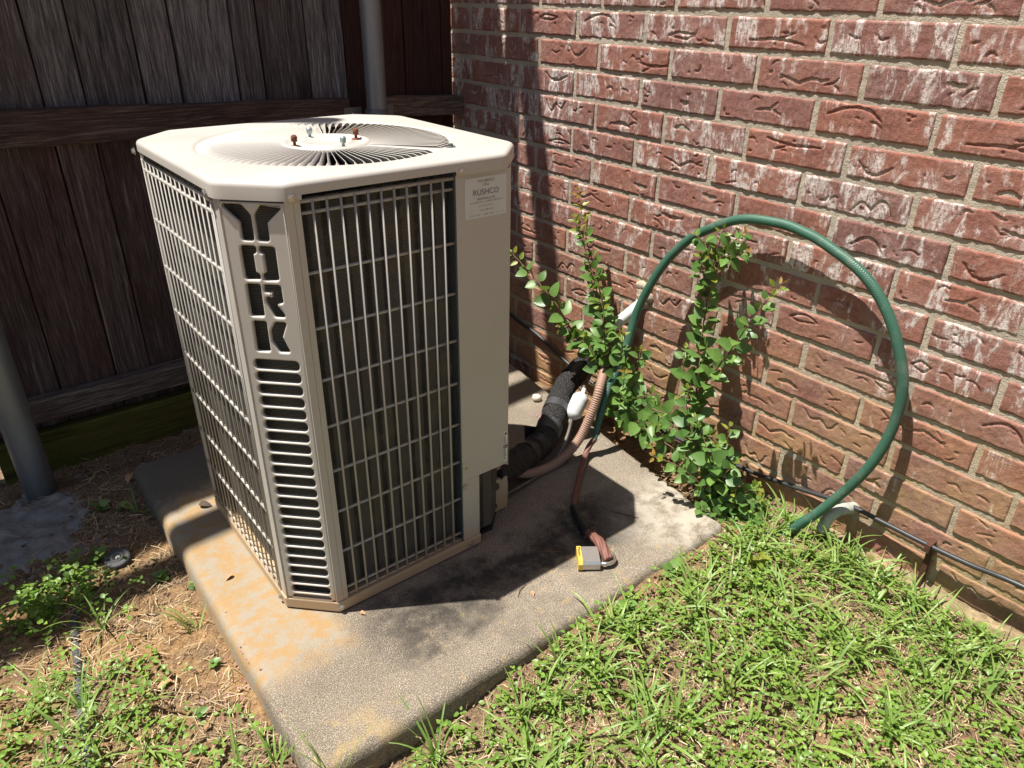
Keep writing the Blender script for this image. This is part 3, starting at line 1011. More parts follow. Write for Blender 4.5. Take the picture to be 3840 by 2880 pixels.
# --- front corner panel with stencilled letters
A = Vector((XB - INS, YB - CH, 0)); B = Vector((XB - CH, YB - INS, 0))
E1 = (B - A).normalized(); N1 = Vector((1, 1, 0)).normalized()
PW = (B - A).length


OFS = 1.95


def curve_panel(name, outer, holes, ext, bev, X0, ex, ey, ez, m, parent):
    cu = bpy.data.curves.new(name, 'CURVE'); cu.dimensions = '2D'; cu.fill_mode = 'BOTH'
    cu.extrude = ext; cu.bevel_depth = bev; cu.bevel_resolution = 2; cu.offset = -bev * OFS

    def rnd_poly(pts, r):
        out = []
        n_ = len(pts)
        for i in range(n_):
            p = Vector(pts[i]); a = Vector(pts[i - 1]); b = Vector(pts[(i + 1) % n_])
            da, db = (a - p), (b - p)
            ra = min(r, da.length * .45, db.length * .45)
            p0 = p + da.normalized() * ra; p1 = p + db.normalized() * ra
            for t in np.linspace(0, 1, 6).tolist():
                out.append((1 - t) ** 2 * p0 + 2 * t * (1 - t) * p + t * t * p1)
        return out
    for pts, r in [(outer, 0)] + holes:
        q = rnd_poly(pts, r) if r else [Vector(p) for p in pts]
        sp_ = cu.splines.new('POLY'); sp_.points.add(len(q) - 1)
        for k_, p in enumerate(q): sp_.points[k_].co = (p.x, p.y, 0, 1)
        sp_.use_cyclic_u = True
    ob = bpy.data.objects.new('tmp', cu); COL.objects.link(ob)
    dg = bpy.context.evaluated_depsgraph_get(); dg.update()
    me = bpy.data.meshes.new_from_object(ob.evaluated_get(dg))
    bpy.data.objects.remove(ob); bpy.data.curves.remove(cu)
    og = worg(parent)
    for v in me.vertices:
        c = v.co.copy()
        v.co = X0 + ex * c.x + ey * c.y + ez * c.z - og
    me.name = name
    me.materials.clear(); me.materials.append(m)
    return link(name, me, parent, og)


holes = [
    ([(.0065, .8530), (.0357, .8530), (.0478, .8385), (.0476, .8000), (.0328, .8000), (.0328, .8280)], .0022),
    ([(.0688, .8524), (.0990, .8524), (.0735, .8290), (.0733, .8000), (.0588, .8000), (.0585, .8385)], .0022),
    ([(.0270, .7865), (.0486, .7865), (.0486, .7795), (.0424, .7770), (.0424, .7430), (.0488, .7400), (.0488, .7338), (.0268, .7338)], .0035),
    ([(.0577, .7865), (.0803, .7865), (.0803, .7338), (.0580, .7338), (.0580, .7400), (.0645, .7430), (.0645, .7775), (.0577, .7800)], .0035),
    ([(.0268, .7216), (.0462, .7216), (.0454, .6690), (.0262, .6690)], .0022),
    ([(.0563, .7213), (.0808, .7213), (.0816, .6948), (.0712, .6915), (.0817, .6688), (.0674, .6688), (.0566, .6930), (.0566, .6998), (.0690, .6998), (.0690, .7128), (.0563, .7128)], .0022),
    ([(.0278, .6555), (.0466, .6555), (.0464, .6037), (.0268, .6037)], .0022),
    ([(.0657, .6553), (.0812, .6553), (.0712, .6300), (.0814, .6036), (.0662, .6036), (.0567, .6215), (.0567, .6400)], .0022),
]
for i in range(23):
    zc = .5762 + (.0331 - .5762) * i / 22
    holes.append(([(.0178, zc - .0070), (.0942, zc - .0070), (.0942, zc + .0070), (.0178, zc + .0070)], .0068))
panel = curve_panel('corner_panel', [(0, .030), (PW, .030), (PW, .8625), (0, .8625)], holes, .0016, .0028, A - N1 * .0044, E1, Vector((0, 0, 1)), N1, M['paint'], ac)
panel.data.shade_smooth()
try:
    panel.data.set_sharp_from_angle(angle=math.radians(50))
except Exception:
    pass
# returns of the corner panel on both faces
yf = YB - INS; xf = XB - INS
mb = MB(); mb.box((1.0872, yf - .004, .030), (XB - CH + .001, yf, .8625))
mb.build('panel_return', M['paint'], ac)
mb = MB(); mb.box((1.0755, yf - .005, .018), (1.0864, yf - .0008, .862)); mb.build('guard_flange', M['paint'], ac)
mb = MB(); mb.box((xf - .004, .4995, .030), (xf, YB - CH + .001, .8625)); mb.build('panel_return', M['paint'], ac)
# rear corner posts (left far, back) and back panels
for i in (7, 5):
    P0, P1 = oct_poly(INS)[i], oct_poly(INS)[(i + 1) % 8]
    mb = MB()
    d_ = (Vector((*P1, 0)) - Vector((*P0, 0))).normalized(); nn = Vector((d_.y, -d_.x, 0))
    vs = []
    for z in (.03, .8625):
        for q in (Vector((*P0, z)), Vector((*P1, z)), Vector((*P1, z)) - nn * .004, Vector((*P0, z)) - nn * .004): vs.append(q)
    mb.add(vs, [(0, 1, 5, 4), (1, 2, 6, 5), (2, 3, 7, 6), (3, 0, 4, 7), (0, 3, 2, 1), (4, 5, 6, 7)])
    mb.build('corner_post', M['paint'], ac)
mb = MB(); mb.box((xf - .006, YA + CH - .008, .012), (xf - .0005, YA + CH - .001, .8625)); mb.build('corner_post', M['paint'], ac)
mb = MB(); mb.box((XA + INS, .09, .03), (XA + INS + .003, .49, .86)); mb.build('back_panel', M['paint'], ac)

# --- service panel (right of the wire guard) and the post below it
xr0 = XA + CH   # .6686
XP = .6545
mb = MB()
sv = [(.780, yf), (XP, yf), (XA + INS, YB - CH - .002), (XA + INS, .50), (XA + INS + .003, .50), (XA + INS + .003, YB - CH - .004), (XP + .002, yf - .003), (.780, yf - .003)]
mb.prism(sv[::-1], .1960, .8630)
mb.build('service_panel', M['paint'], ac, bevel=.0008, seg=1)
mb = MB(); mb.prism([(.780, yf - .0016), (.7335, yf - .0016), (.7335, .545), (.737, .545), (.737, yf - .006), (.780, yf - .006)][::-1], .0296, .1953)
mb.build('lower_post', M['paint'], ac, bevel=.0008, seg=1)
mb = MB(); mb.box((.7805, yf - .026, .018), (.7832, yf - .001, .8705)); mb.build('edge_flange', M['slate'], ac)
mb = MB(); mb.box((.7686, yf - .0004, .1965), (.7798, yf + .0012, .2435)); mb.build('screw_tab', M['paint'], ac)
# recess under the service panel
mb = MB(); mb.box((.585, .512, .0), (.733, .516, .205)); mb.build('recess_panel', M['base'], ac)
mb = MB(); mb.box((.729, .516, .03), (.7332, .545, .20)); mb.build('recess_cheek', M['base'], ac)
mb = MB()
mb.box((.600, .517, .004), (.668, .533, .098))
mb.build('valve_plate', M['base'], ac, bevel=.002)
for (cx, cz, s_) in ((.690, .088, 1.0), (.695, .030, .85)):
    mb = MB()
    mb.lathe([(0, 0), (.014 * s_, 0), (.014 * s_, .016), (.010 * s_, .020), (.010 * s_, .034), (0, .036)], (cx, .516, cz), (0, 1, .1), 10, False)
    mb.lathe([(0, 0), (.011 * s_, 0), (.011 * s_, .022), (.009 * s_, .026), (0, .026)], (cx - .022, .530, cz + .012), (-.3, 1, -.2), 6, False)
    mb.lathe([(0, 0), (.008, 0), (.008, .022), (0, .024)], (cx - .008, .536, cz - .016), (.2, 1, -.55), 12)
    mb.tube([(cx, .535, cz), (cx - .03, .54, cz + .002), (cx - .055, .535, cz - .004)], .009 * s_, 10)
    mb.build('service_valve', M['valve'], ac)


# --- screws
def screw(c, axis):
    mb = MB()
    mb.lathe([(.0072, 0), (.0072, .0012), (.0045, .0016), (.0045, .0050), (0, .0056)], c, axis, 6, False)
    mb.build('screw', M['zinc'], ac)


for x, z in ((1.0913, .8690), (.7722, .8700), (.7706, .2268), (.7731, .1795)):
    screw((x, (YB if z > .5 else yf), z), (0, 1, 0))
screw((1.0945, YB - INS + .003, .0165), (0, 1, 0)); screw((.764, YB - INS + .003, .0165), (0, 1, 0))
for y in (.0700, .4950): screw((XB, y, .868), (1, 0, 0))
screw((XB - .004, .497, .016), (1, 0, 0))

# --- wire guards
Z_R = [.8583, .8385, .7380, .6380, .5381, .4419, .3435, .2480, .1494, .0528, .0339]
X_R = [1.0547 - .02475 * i for i in range(11)]
mb = MB()
for z in (Z_R[0],): mb.tube([(1.079, yf - .0045, z), (.7822, yf - .0045, z)], .0034, 8)
guard = mb.build('wire_guard', M['wire'], ac, org=(.93, yf - .004, .44))
rod = MB(); rod.tube([(.1485, 0, 0), (-.1485, 0, 0)], .0029, 8)
hm = rod.mesh('guard_wire', M['wire'])
rod = MB(); rod.tube([(0, 0, .4120), (0, 0, -.4120)], .0023, 8)
rod_l = MB(); rod_l.tube([(0, 0, .4120), (0, 0, -.4120)], .0018, 8)
vml = rod_l.mesh('guard_wire', M['wire'])
vm = rod.mesh('guard_wire', M['wire'])
for z in Z_R[1:]:
    o = bpy.data.objects.new('guard_wire', hm); o.parent = guard; o.location = (0, -.0030, z - .44); COL.objects.link(o)
for x in X_R:
    o = bpy.data.objects.new('guard_wire', vm); o.parent = guard; o.location = (x - .93, .0024, .4462 - .44); COL.objects.link(o)
Z_L = [.8527, .8334, .7334, .6335, .5350, .4357, .3376, .2355, .1425, .0500, .0330]
Y_L = [.0835 + .02685 * i for i in range(16)]
mb = MB(); mb.tube([(xf - .002, .078, Z_L[0]), (xf - .002, .497, Z_L[0])], .0034, 8)
guard2 = mb.build('wire_guard', M['wire'], ac, org=(xf - .002, .29, .44))
rod = MB(); rod.tube([(0, -.205, 0), (0, .205, 0)], .0034, 8)
hm2 = rod.mesh('guard_wire', M['wire'])
for z in Z_L[1:]:
    o = bpy.data.objects.new('guard_wire', hm2); o.parent = guard2; o.location = (.0004, -.002, z - .44); COL.objects.link(o)
for y in Y_L + [.4945]:
    o = bpy.data.objects.new('guard_wire', vml); o.parent = guard2; o.location = (.0020, y - .29, .4420 - .44); COL.objects.link(o)


# --- stickers and print
def text(body, size, X0, ex, ey, m, parent, name='print', align='CENTER', squash=1.0, erode=0.0, off=.0006):
    cu = bpy.data.curves.new('t', 'FONT'); cu.body = body; cu.size = size; cu.align_x = align; cu.align_y = 'CENTER'
    if erode: cu.offset = erode
    ob = bpy.data.objects.new('tmp', cu); COL.objects.link(ob)
    dg = bpy.context.evaluated_depsgraph_get(); dg.update()
    me = bpy.data.meshes.new_from_object(ob.evaluated_get(dg))
    bpy.data.objects.remove(ob); bpy.data.curves.remove(cu)
    ex = Vector(ex).normalized(); ey = Vector(ey).normalized(); nn = ex.cross(ey)
    og = worg(parent)
    for v in me.vertices:
        c = v.co.copy(); v.co = Vector(X0) + ex * c.x * squash + ey * c.y + nn * off - og
    me.name = name; me.materials.clear(); me.materials.append(m)
    return link(name, me, parent, og)


EX = (-1, 0, 0); EY = (0, 0, 1)
mb = MB(); mb.prism([(-.048, -.0375), (.0485, -.0375), (.0485, .038), (-.048, .038)], 0, .0006)
mb.v = [(.7135 - p[0], yf + p[2] + .0002, .8165 + p[1]) for p in mb.v]
mb.f = [f[::-1] for f in mb.f]
stk = mb.build('service_sticker', M['sticker'], ac)
cx, yy = .7135, yf + .0009
text('FOR SERVICE', .0066, (cx, yy, .8470), EX, EY, M['ink'], stk)
text('CALL', .0066, (cx, yy, .8400), EX, EY, M['ink'], stk)
text('RUSHCO', .0150, (cx, yy, .8262), EX, EY, M['ink'], stk)
text('HEATING & AIR', .0060, (cx, yy, .8140), EX, EY, M['ink'], stk)
# worn, unreadable lines: short strokes
g = random.Random(3)
mb = MB()
for (zl, w_, dens) in ((.8085, .080, 34), (.8010, .036, 15), (.7930, .036, 15), (.7845, .078, 34)):
    for q in range(dens):
        if g.random() < .18: continue
        x = cx - w_ / 2 + w_ * q / dens; h = g.uniform(.0018, .0042); d_ = g.uniform(.0005, .0012)
        sl = g.uniform(-.0006, .0006)
        mb.add([(x, yy, zl - h / 2), (x, yy, zl + h / 2), (x + d_ + sl, yy, zl + h / 2), (x + d_, yy, zl - h / 2)], [(0, 1, 2, 3)])
tag(mb.build('worn_print', M['ink'], stk), kind='stuff')
mb = MB(); mb.box((.6555, yf, .2040), (.6675, yf + .0006, .2860)); lb = mb.build('rating_label', M['white_ink'], ac)
mb = MB()
for a, b in (((.6557, .2042), (.6562, .2858)), ((.6668, .2042), (.6673, .2858)), ((.6562, .2042), (.6668, .2047)), ((.6562, .2853), (.6668, .2858)), ((.6563, .2395), (.6667, .2485))):
    mb.add([(a[0], yf + .0009, a[1]), (a[0], yf + .0009, b[1]), (b[0], yf + .0009, b[1]), (b[0], yf + .0009, a[1])], [(0, 1, 2, 3)])
for q in range(16):
    z = .2085 + .0019 * q
    w_ = .0075 * g.uniform(.5, 1)
    mb.add([(.6655, yf + .0009, z), (.6655, yf + .0009, z + .0009), (.6655 - w_, yf + .0009, z + .0009), (.6655 - w_, yf + .0009, z)], [(0, 1, 2, 3)])
for q in range(12):
    z = .2510 + .0019 * q
    w_ = .0070 * g.uniform(.5, 1)
    mb.add([(.6655, yf + .0009, z), (.6655, yf + .0009, z + .0009), (.6655 - w_, yf + .0009, z + .0009), (.6655 - w_, yf + .0009, z)], [(0, 1, 2, 3)])
mb.add([(.6655, yf + .0009, .2755), (.6612, yf + .0009, .2840), (.6570, yf + .0009, .2755)], [(0, 1, 2)])
tag(mb.build('label_print', M['black_ink'], lb), kind='stuff')
text('No', .0072, (.6615, yf + .0012, .2438), EX, EY, M['white_ink'], lb)

# ------------------------------------------------------------------ hose, pipes, cables
HOSE = [(0.262, 0.497, 0.05), (0.24, 0.483, 0.095), (0.205, 0.473, 0.175), (0.16, 0.466, 0.245), (0.125, 0.465, 0.312), (0.1, 0.469, 0.397), (0.085, 0.491, 0.48), (0.07, 0.52, 0.546), (0.055, 0.56, 0.603), (0.048, 0.607, 0.641), (0.042, 0.703, 0.687), (0.04, 0.8, 0.702), (0.04, 0.859, 0.7), (0.04, 0.923, 0.685), (0.04, 1.013, 0.642), (0.04, 1.088, 0.574), (0.04, 1.136, 0.497), (0.042, 1.161, 0.421), (0.045, 1.164, 0.333), (0.055, 1.143, 0.239), (0.07, 1.099, 0.132), (0.1, 1.034, 0.017), (0.125, 0.987, -0.049), (0.14, 0.958, -0.091)]
mb = MB()
hs = spline(HOSE, 220)
for q in range(20, 200):
    a_ = q * .11
    hs[q] += np.array([.0006 * math.sin(a_ * 1.7), .0022 * math.sin(a_) + .0012 * math.sin(2.3 * a_ + 1), .0018 * math.cos(a_ * 1.3)])
mb.tube(hs, lambda t: .0115 * (1 - .62 * max(0, 1 - t / .045) ** 1.5), 20)
tag(mb.build('garden_hose', M['hose'], org=(.1, .8, -.06)), 'green braided hose arching in a tall loop against the red brick wall', 'hose')

SUC = [(0.627, 0.5, 0.103), (0.53, 0.47, 0.074), (0.42, 0.415, 0.042), (0.36, 0.399, 0.055), (0.27, 0.338, 0.084), (0.18, 0.281, 0.107), (0.1, 0.26, 0.137), (0.0, 0.275, 0.193)]
sp_ = spline(SUC, 110)
mb = MB(); mb.tube(sp_, lambda t: .0355 * (1 - .12 * sstep((t - .6) / .4)), 28, rfun=lambda a, s_: 1 + .05 * math.sin(3 * a + 40 * s_) * math.sin(57 * s_) + .03 * math.sin(131 * s_ + a * 5))
suc = mb.build('insulated_pipe', M['insul'], org=(.35, .39, .05))
tag(suc, 'thick black foam wrapped pipe running from the unit to the brick wall', 'pipe')
for (i0, i1, mk) in ((46, 52, 'band'), (36, 42, 'tape'), (27, 32, 'tape'), (60, 64, 'band'), (84, 92, 'tape')):
    mb = MB(); mb.tube(sp_[i0:i1 + 1], lambda t: .0372 * (1 - .06 * sstep((i0 - 60) / 40)), 28, cap=False)
    suc_b = mb.build('tape_band', M[mk], suc)
mb = MB(); c = Vector(sp_[50])
mb.add([c + Vector((.030, -.022, .006)), c + Vector((.058, -.040, .012)), c + Vector((.060, -.030, -.030)), c + Vector((.036, -.016, -.030)), c + Vector((.031, -.022, .004)), c + Vector((.057, -.041, .009)), c + Vector((.061, -.033, -.031)), c + Vector((.035, -.017, -.032))], [(0, 1, 2, 3), (7, 6, 5, 4), (0, 4, 5, 1), (1, 5, 6, 2), (2, 6, 7, 3), (3, 7, 4, 0)])
mb.build('loose_tape_end', M['tape'], suc)

CON = [(0.663, 0.53, 0.165), (0.591, 0.5, 0.102), (0.486, 0.475, 0.027), (0.382, 0.47, 0.012), (0.299, 0.47, 0.057), (0.253, 0.475, 0.148), (0.22, 0.462, 0.204), (0.14, 0.403, 0.221), (0.02, 0.313, 0.213), (-.02, .29, .213)]
mb = MB(); mb.tube(spline(CON, 620), .0128, 16, rfun=lambda a, s_: 1 + .085 * math.sin(2 * math.pi * s_ / .0062))
tag(mb.build('corrugated_conduit', M['conduit'], org=(.38, .47, 0)), 'brown corrugated flexible conduit sagging from under the unit towards the wall', 'conduit')

LIQ = [(0.664, 0.53, 0.038), (0.568, 0.505, 0.020), (0.456, 0.48, 0.007), (0.372, 0.458, 0.010), (0.3, 0.424, 0.046), (0.248, 0.385, 0.066)]
mb = MB(); mb.tube(spline(LIQ, 60), .0050, 10)
tag(mb.build('copper_line', M['copper'], org=(.45, .47, 0)), 'thin dull metal line running low beneath the brown conduit', 'pipe')
a = Vector((.2465, .381, .064)); b = Vector((.200, .3732, .1265)); ax_ = (b - a)
Ld = ax_.length
mb = MB()
mb.lathe([(.0055, -.016), (.0060, -.002), (.0085, 0), (.014, .004), (.0225, .012), (.0245, .020), (.0245, Ld - .014), (.0225, Ld - .006), (.014, Ld + .002), (.007, Ld + .006), (.006, Ld + .02)], a, ax_, 28)
dr = mb.build('filter_drier', M['white_metal'], org=a)
tag(dr, 'white metal filter canister between the black pipe and the brown conduit', 'filter')
mb = MB(); mb.lathe([(.0072, -.020), (.0072, -.006), (.0062, -.004)], a, ax_, 14); mb.build('copper_stub', M['copper'], dr)
mb = MB(); mb.tube(spline([tuple(b), (.16, .345, .140), (.09, .315, .165), (0, .285, .192)], 30), .006, 10); mb.build('outlet_tube', M['copper'], dr)

a = Vector((.062, .345, .296)); b = Vector((-.02, .405, .392))
d_ = (b - a).normalized()
mb = MB(); mb.tube([a, a + d_ * .002, b], .0165, 24, cap=False); mb.tube([b, a + d_ * .03, a + d_ * .004, a], .0140, 24, cap=False)
wp = mb.build('white_pipe', M['pvc'], org=b)
tag(wp, 'white plastic pipe stub coming out of the brick wall behind the hose', 'pipe')
mb = MB(); mb.tube([a + d_ * .03, a + d_ * .032], .0142, 24); mb.build('bore_shade', M['dark'], wp)  # black disc standing in for the shade down the pipe
mb = MB()
g = np.random.default_rng(5)
for q in range(9):
    mb.lathe([(0, -.012), (.016, -.008), (.022, .004), (.012, .012), (0, .014)], (-.004, .398 + g.normal(0, .014), .392 + g.normal(0, .016)), (1, g.normal(0, .3), g.normal(0, .3)), 9)
mb.build('mortar_patch', M['mortar'], wall)

CAB = [(0.012, -0.40, .19), (0.012, -0.17, 0.132), (0.012, -0.054, 0.115), (0.012, 0.15, 0.058), (0.012, 0.475, 0.012), (0.012, 0.791, 0.028), (0.012, 0.944, 0.051), (0.015, 1.102, 0.084), (0.02, 1.195, 0.09), (0.025, 1.29, 0.095), (0.03, 1.387, 0.104), (0.035, 1.482, 0.119), (.035, 1.75, .13), (.035, 2.2, .12)]
mb = MB(); mb.tube(spline(CAB, 130), .0058, 12)
tag(mb.build('black_cable', M['black_cable'], org=(.015, .9, .04)), 'black cable running low along the foot of the brick wall', 'cable')
mb = MB()
mb.box((.004, 1.2925, -.075), (.012, 1.3045, .098)); mb.box((.004, 1.2925, .098), (.037, 1.3045, .1035)); mb.box((.0335, 1.2925, .082), (.037, 1.3045, .098))
st_ = mb.build('cable_clip', m_plain('rusty_clip_steel', (.085, .035, .022), .8, .2, .4, 90), org=(.008, 1.3, -.07), bevel=.001, seg=1)
tag(st_, 'short rusty stake clip holding the black cable to the brick wall', 'clip')

ELB = [(-.03, 1.118, .070), (.012, 1.112, .079), (.036, 1.104, .082), (.052, 1.094, .072), (.060, 1.086, .052), (.064, 1.080, .018)]
mb = MB(); mb.tube(spline(ELB, 40), .0135, 20)
mb2 = MB(); mb2.tube([(.0642, 1.0796, .0195), (.0644, 1.0794, .0172)], .0105, 18)
el = mb.build('drain_elbow', M['elbow'], org=(.0, 1.115, .07))
tag(el, 'weathered whitish pipe elbow bending down from the wall under the hose', 'pipe')
mb2.build('bore_shade', M['dark'], el)  # black disc on the elbow's end, painted as its shaded hollow

# --- security cable and padlock
SEC = [(.548, .842, .017), (.535, .800, .030), (.528, .770, .027), (.521, .749, .020), (.513, .725, .016), (.488, .668, .014), (.468, .639, .010), (.422, .597, .010), (.352, .54, .010), (.300, .500, .016), (.270, .486, .036), (.258, .494, .058)]
ss = spline(SEC, 260)
mb = MB()
mb.tube(ss, lambda t: .0082 + .0042 * sstep((.26 - t) / .18), 30, rfun=lambda a, s_: 1 - .22 * abs(math.cos(3.5 * a - 88 * s_)) ** 3)
sec = mb.build('security_cable', M['rust_cable'], org=(.47, .64, 0))
tag(sec, 'rust red twisted wire cable lying across the slab to the padlock', 'cable')
i0, i1 = 55, 112
mb = MB()
mb.tube(ss[i0:i1], lambda t: .0128 - .003 * t, 22, rfun=lambda a, s_: 1 + .05 * math.sin(150 * s_ + a) + .03 * math.sin(410 * s_))
mb.build('tape_wrap', M['tape'], sec)
lk_c = Vector((.5785, .805, .0)); ua = Vector((-.80, .60, 0)); uw = Vector((-.60, -.80, 0))
lock = thing('padlock', 'silver laminated padlock with a yellow base band lying on the slab', 'padlock', lk_c)
RL = Matrix((ua, uw, Vector((0, 0, 1)))).transposed()   # x along shackle, y across the body
if RL.determinant() < 0:
    uw = -uw; RL = Matrix((ua, uw, Vector((0, 0, 1)))).transposed()
HW = .0305
mb = MB()
for q in range(11):
    x0 = -.0145 + q * .0036
    rr = .0005 * (q % 2)
    pl = []
    for (yy_, zz_) in ((-HW + .005, .001), (HW - .005, .001), (HW, .006), (HW, .020), (HW - .005, .0255), (-HW + .005, .0255), (-HW, .020), (-HW, .006)):
        pl.append((yy_ * (1 - rr * 20 / 30), zz_))
    k_ = len(pl)
    vs = [RL @ Vector((x0, p_[0], p_[1])) + lk_c for p_ in pl] + [RL @ Vector((x0 + .0035, p_[0], p_[1])) + lk_c for p_ in pl]
    mb.add(vs, [tuple(range(k_)), tuple(range(2 * k_ - 1, k_ - 1, -1))] + [(i, k_ + i, k_ + (i + 1) % k_, (i + 1) % k_) for i in range(k_)])
mb.build('lock_body', M['lock'], lock)
mb = MB()
pl = [(-HW + .005, -.0002), (HW - .005, -.0002), (HW + .0012, .0055), (HW + .0012, .0205), (HW - .005, .0268), (-HW + .005, .0268), (-HW - .0012, .0205), (-HW - .0012, .0055)]
vs = [RL @ Vector((-.0245, p_[0], p_[1])) + lk_c for p_ in pl] + [RL @ Vector((-.0147, p_[0], p_[1])) + lk_c for p_ in pl]
mb.add(vs, [tuple(range(8)), tuple(range(15, 7, -1))] + [(i, 8 + i, 8 + (i + 1) % 8, (i + 1) % 8) for i in range(8)])
yb_o = mb.build('bumper_band', M['yellow'], lock)
pth = []
for q in range(25):
    a = math.pi * q / 24
    pth.append((.040 + .021 * math.sin(a), .0205 * math.cos(a), .0135))
pth = [(.022, .0205, .0135)] + pth + [(.022, -.0205, .0135)]
mb = MB(); mb.tube([RL @ Vector(p_) + lk_c for p_ in pth], .0050, 14); mb.build('shackle', M['shackle'], lock)
# name moulded on the yellow band, reading from the far end to the near end
tv = (uw if uw.y > 0 else -uw)
tu = Vector((0, 0, 1)).cross(tv)
tx = text('Master', .0098, RL @ Vector((-.0197, 0, .0270)) + lk_c - tv * .006, tv, tu, M['black_ink'], yb_o, squash=1.15)

# ------------------------------------------------------------------ small things on the ground
mb = MB()
g = np.random.default_rng(8)
mb.lathe([(0, 0), (.013, .002), (.016, .008), (.014, .017), (.007, .021), (0, .0215)], (.179, .149, 0.0), (0, 0, 1), 9)
mb.v = [(p[0] + g.normal(0, .0012), p[1] + g.normal(0, .0012), p[2]) for p in mb.v]
tag(mb.build('pale_stone', M['stone'], org=(.179, .149, 0)), 'small pale stone lying on the slab beside the black pipe', 'stone')
gzc = float(gz(1.418, .065))
mb = MB()
mb.lathe([(.0, .004), (.0085, .005), (.010, .009), (.0135, .010), (.0150, .007), (.0185, .006), (.020, .0085), (.0275, .0075), (.0290, .004), (.0285, -.02)], (1.418, .065, gzc + .010), (.10, .22, 1), 36)
sh = mb.build('sprinkler_head', M['rubber'], org=(1.418, .065, gzc))
tag(sh, 'round black sprinkler cap set in the soil left of the slab', 'sprinkler')
mb = MB()
for q in range(9):
    aa = g.uniform(0, 6.28); rr = g.uniform(0, .006)
    mb.lathe([(0, 0), (.0022, .001), (.0015, .003), (0, .0034)], (1.418 + rr * math.cos(aa) + .001, .065 + rr * math.sin(aa) + .002, gzc + .0145), (g.normal(0, .3), g.normal(0, .3), 1), 6)
mb.build('grit', M['stone'], sh)
DR = [(1.40, -.10), (1.462, .03), (1.515, .13), (1.541, .206), (1.553, .28), (1.562, .347), (1.572, .42), (1.582, .493), (1.60, .65), (1.65, .9)]
mb = MB(); mb.tube(spline([(x, y, float(gz(x, y)) + (-.003 if y > .17 else -.012)) for x, y in DR], 120), .0088, 12)
tag(mb.build('drip_tube', M['drip'], org=(1.55, .3, -.07)), 'dark grey drip tube half buried in the weedy soil left of the slab', 'tube')

# ------------------------------------------------------------------ leafy shoots
def leaf_mesh(name, m, L=1.0, W=.62, rows=5, fold=.22, droop=.18, tipx=.45):
    vs = []; fs = []
    for i in range(rows + 1):
        t = i / rows
        w = W * .5 * (math.sin(math.pi * min(1, t ** .75 * .98 + .02)) ** .8) if 0 < i < rows else .004
        zc = -droop * t * t
        x = t * L
        vs += [(x, -w, zc + fold * w), (x, 0, zc), (x, w, zc + fold * w)]
    for i in range(rows):
        for c in range(2):
            fs.append((i * 3 + c, i * 3 + 3 + c, i * 3 + 4 + c, i * 3 + 1 + c))
    me = bpy.data.meshes.new(name)
    me.from_pydata(vs, [], fs)
    me.polygons.foreach_set('use_smooth', [True] * len(fs))
    me.materials.append(m)
    return me


LM = [leaf_mesh('leaf', M['leaf'], W=.74, fold=.26, droop=.15), leaf_mesh('leaf', M['leaf'], W=.70, fold=.14, droop=.28), leaf_mesh('leaf', M['leaf'], W=.80, fold=.36, droop=.05)]
LMR = [leaf_mesh('leaf', M['leaf'], W=.86, fold=.2, droop=.1)]
YM = [leaf_mesh('leaf', M['young'], W=.56, fold=.3, droop=.1)]
RM = [leaf_mesh('leaf', M['red_tip'], W=.5, fold=.4, droop=.0)]
rs_ = random.Random(5)


def basis(d, up):
    d = d.normalized(); y = up.cross(d)
    if y.length < 1e-4: y = Vector((0, 1, 0)).cross(d)
    y.normalize(); z = d.cross(y)
    return Matrix((d, y, z)).transposed()


def add_leaf(parent, org, p, d, up, size, meshes):
    o = bpy.data.objects.new('leaf', rs_.choice(meshes))
    R = basis(d, up) @ Matrix.Rotation(rs_.uniform(-.5, .5), 3, 'X')
    o.matrix_local = Matrix.Translation(Vector(p) - org) @ R.to_4x4() @ Matrix.Diagonal((size, size * rs_.uniform(.85, 1.1), size, 1))
    o.parent = parent
    COL.objects.link(o)


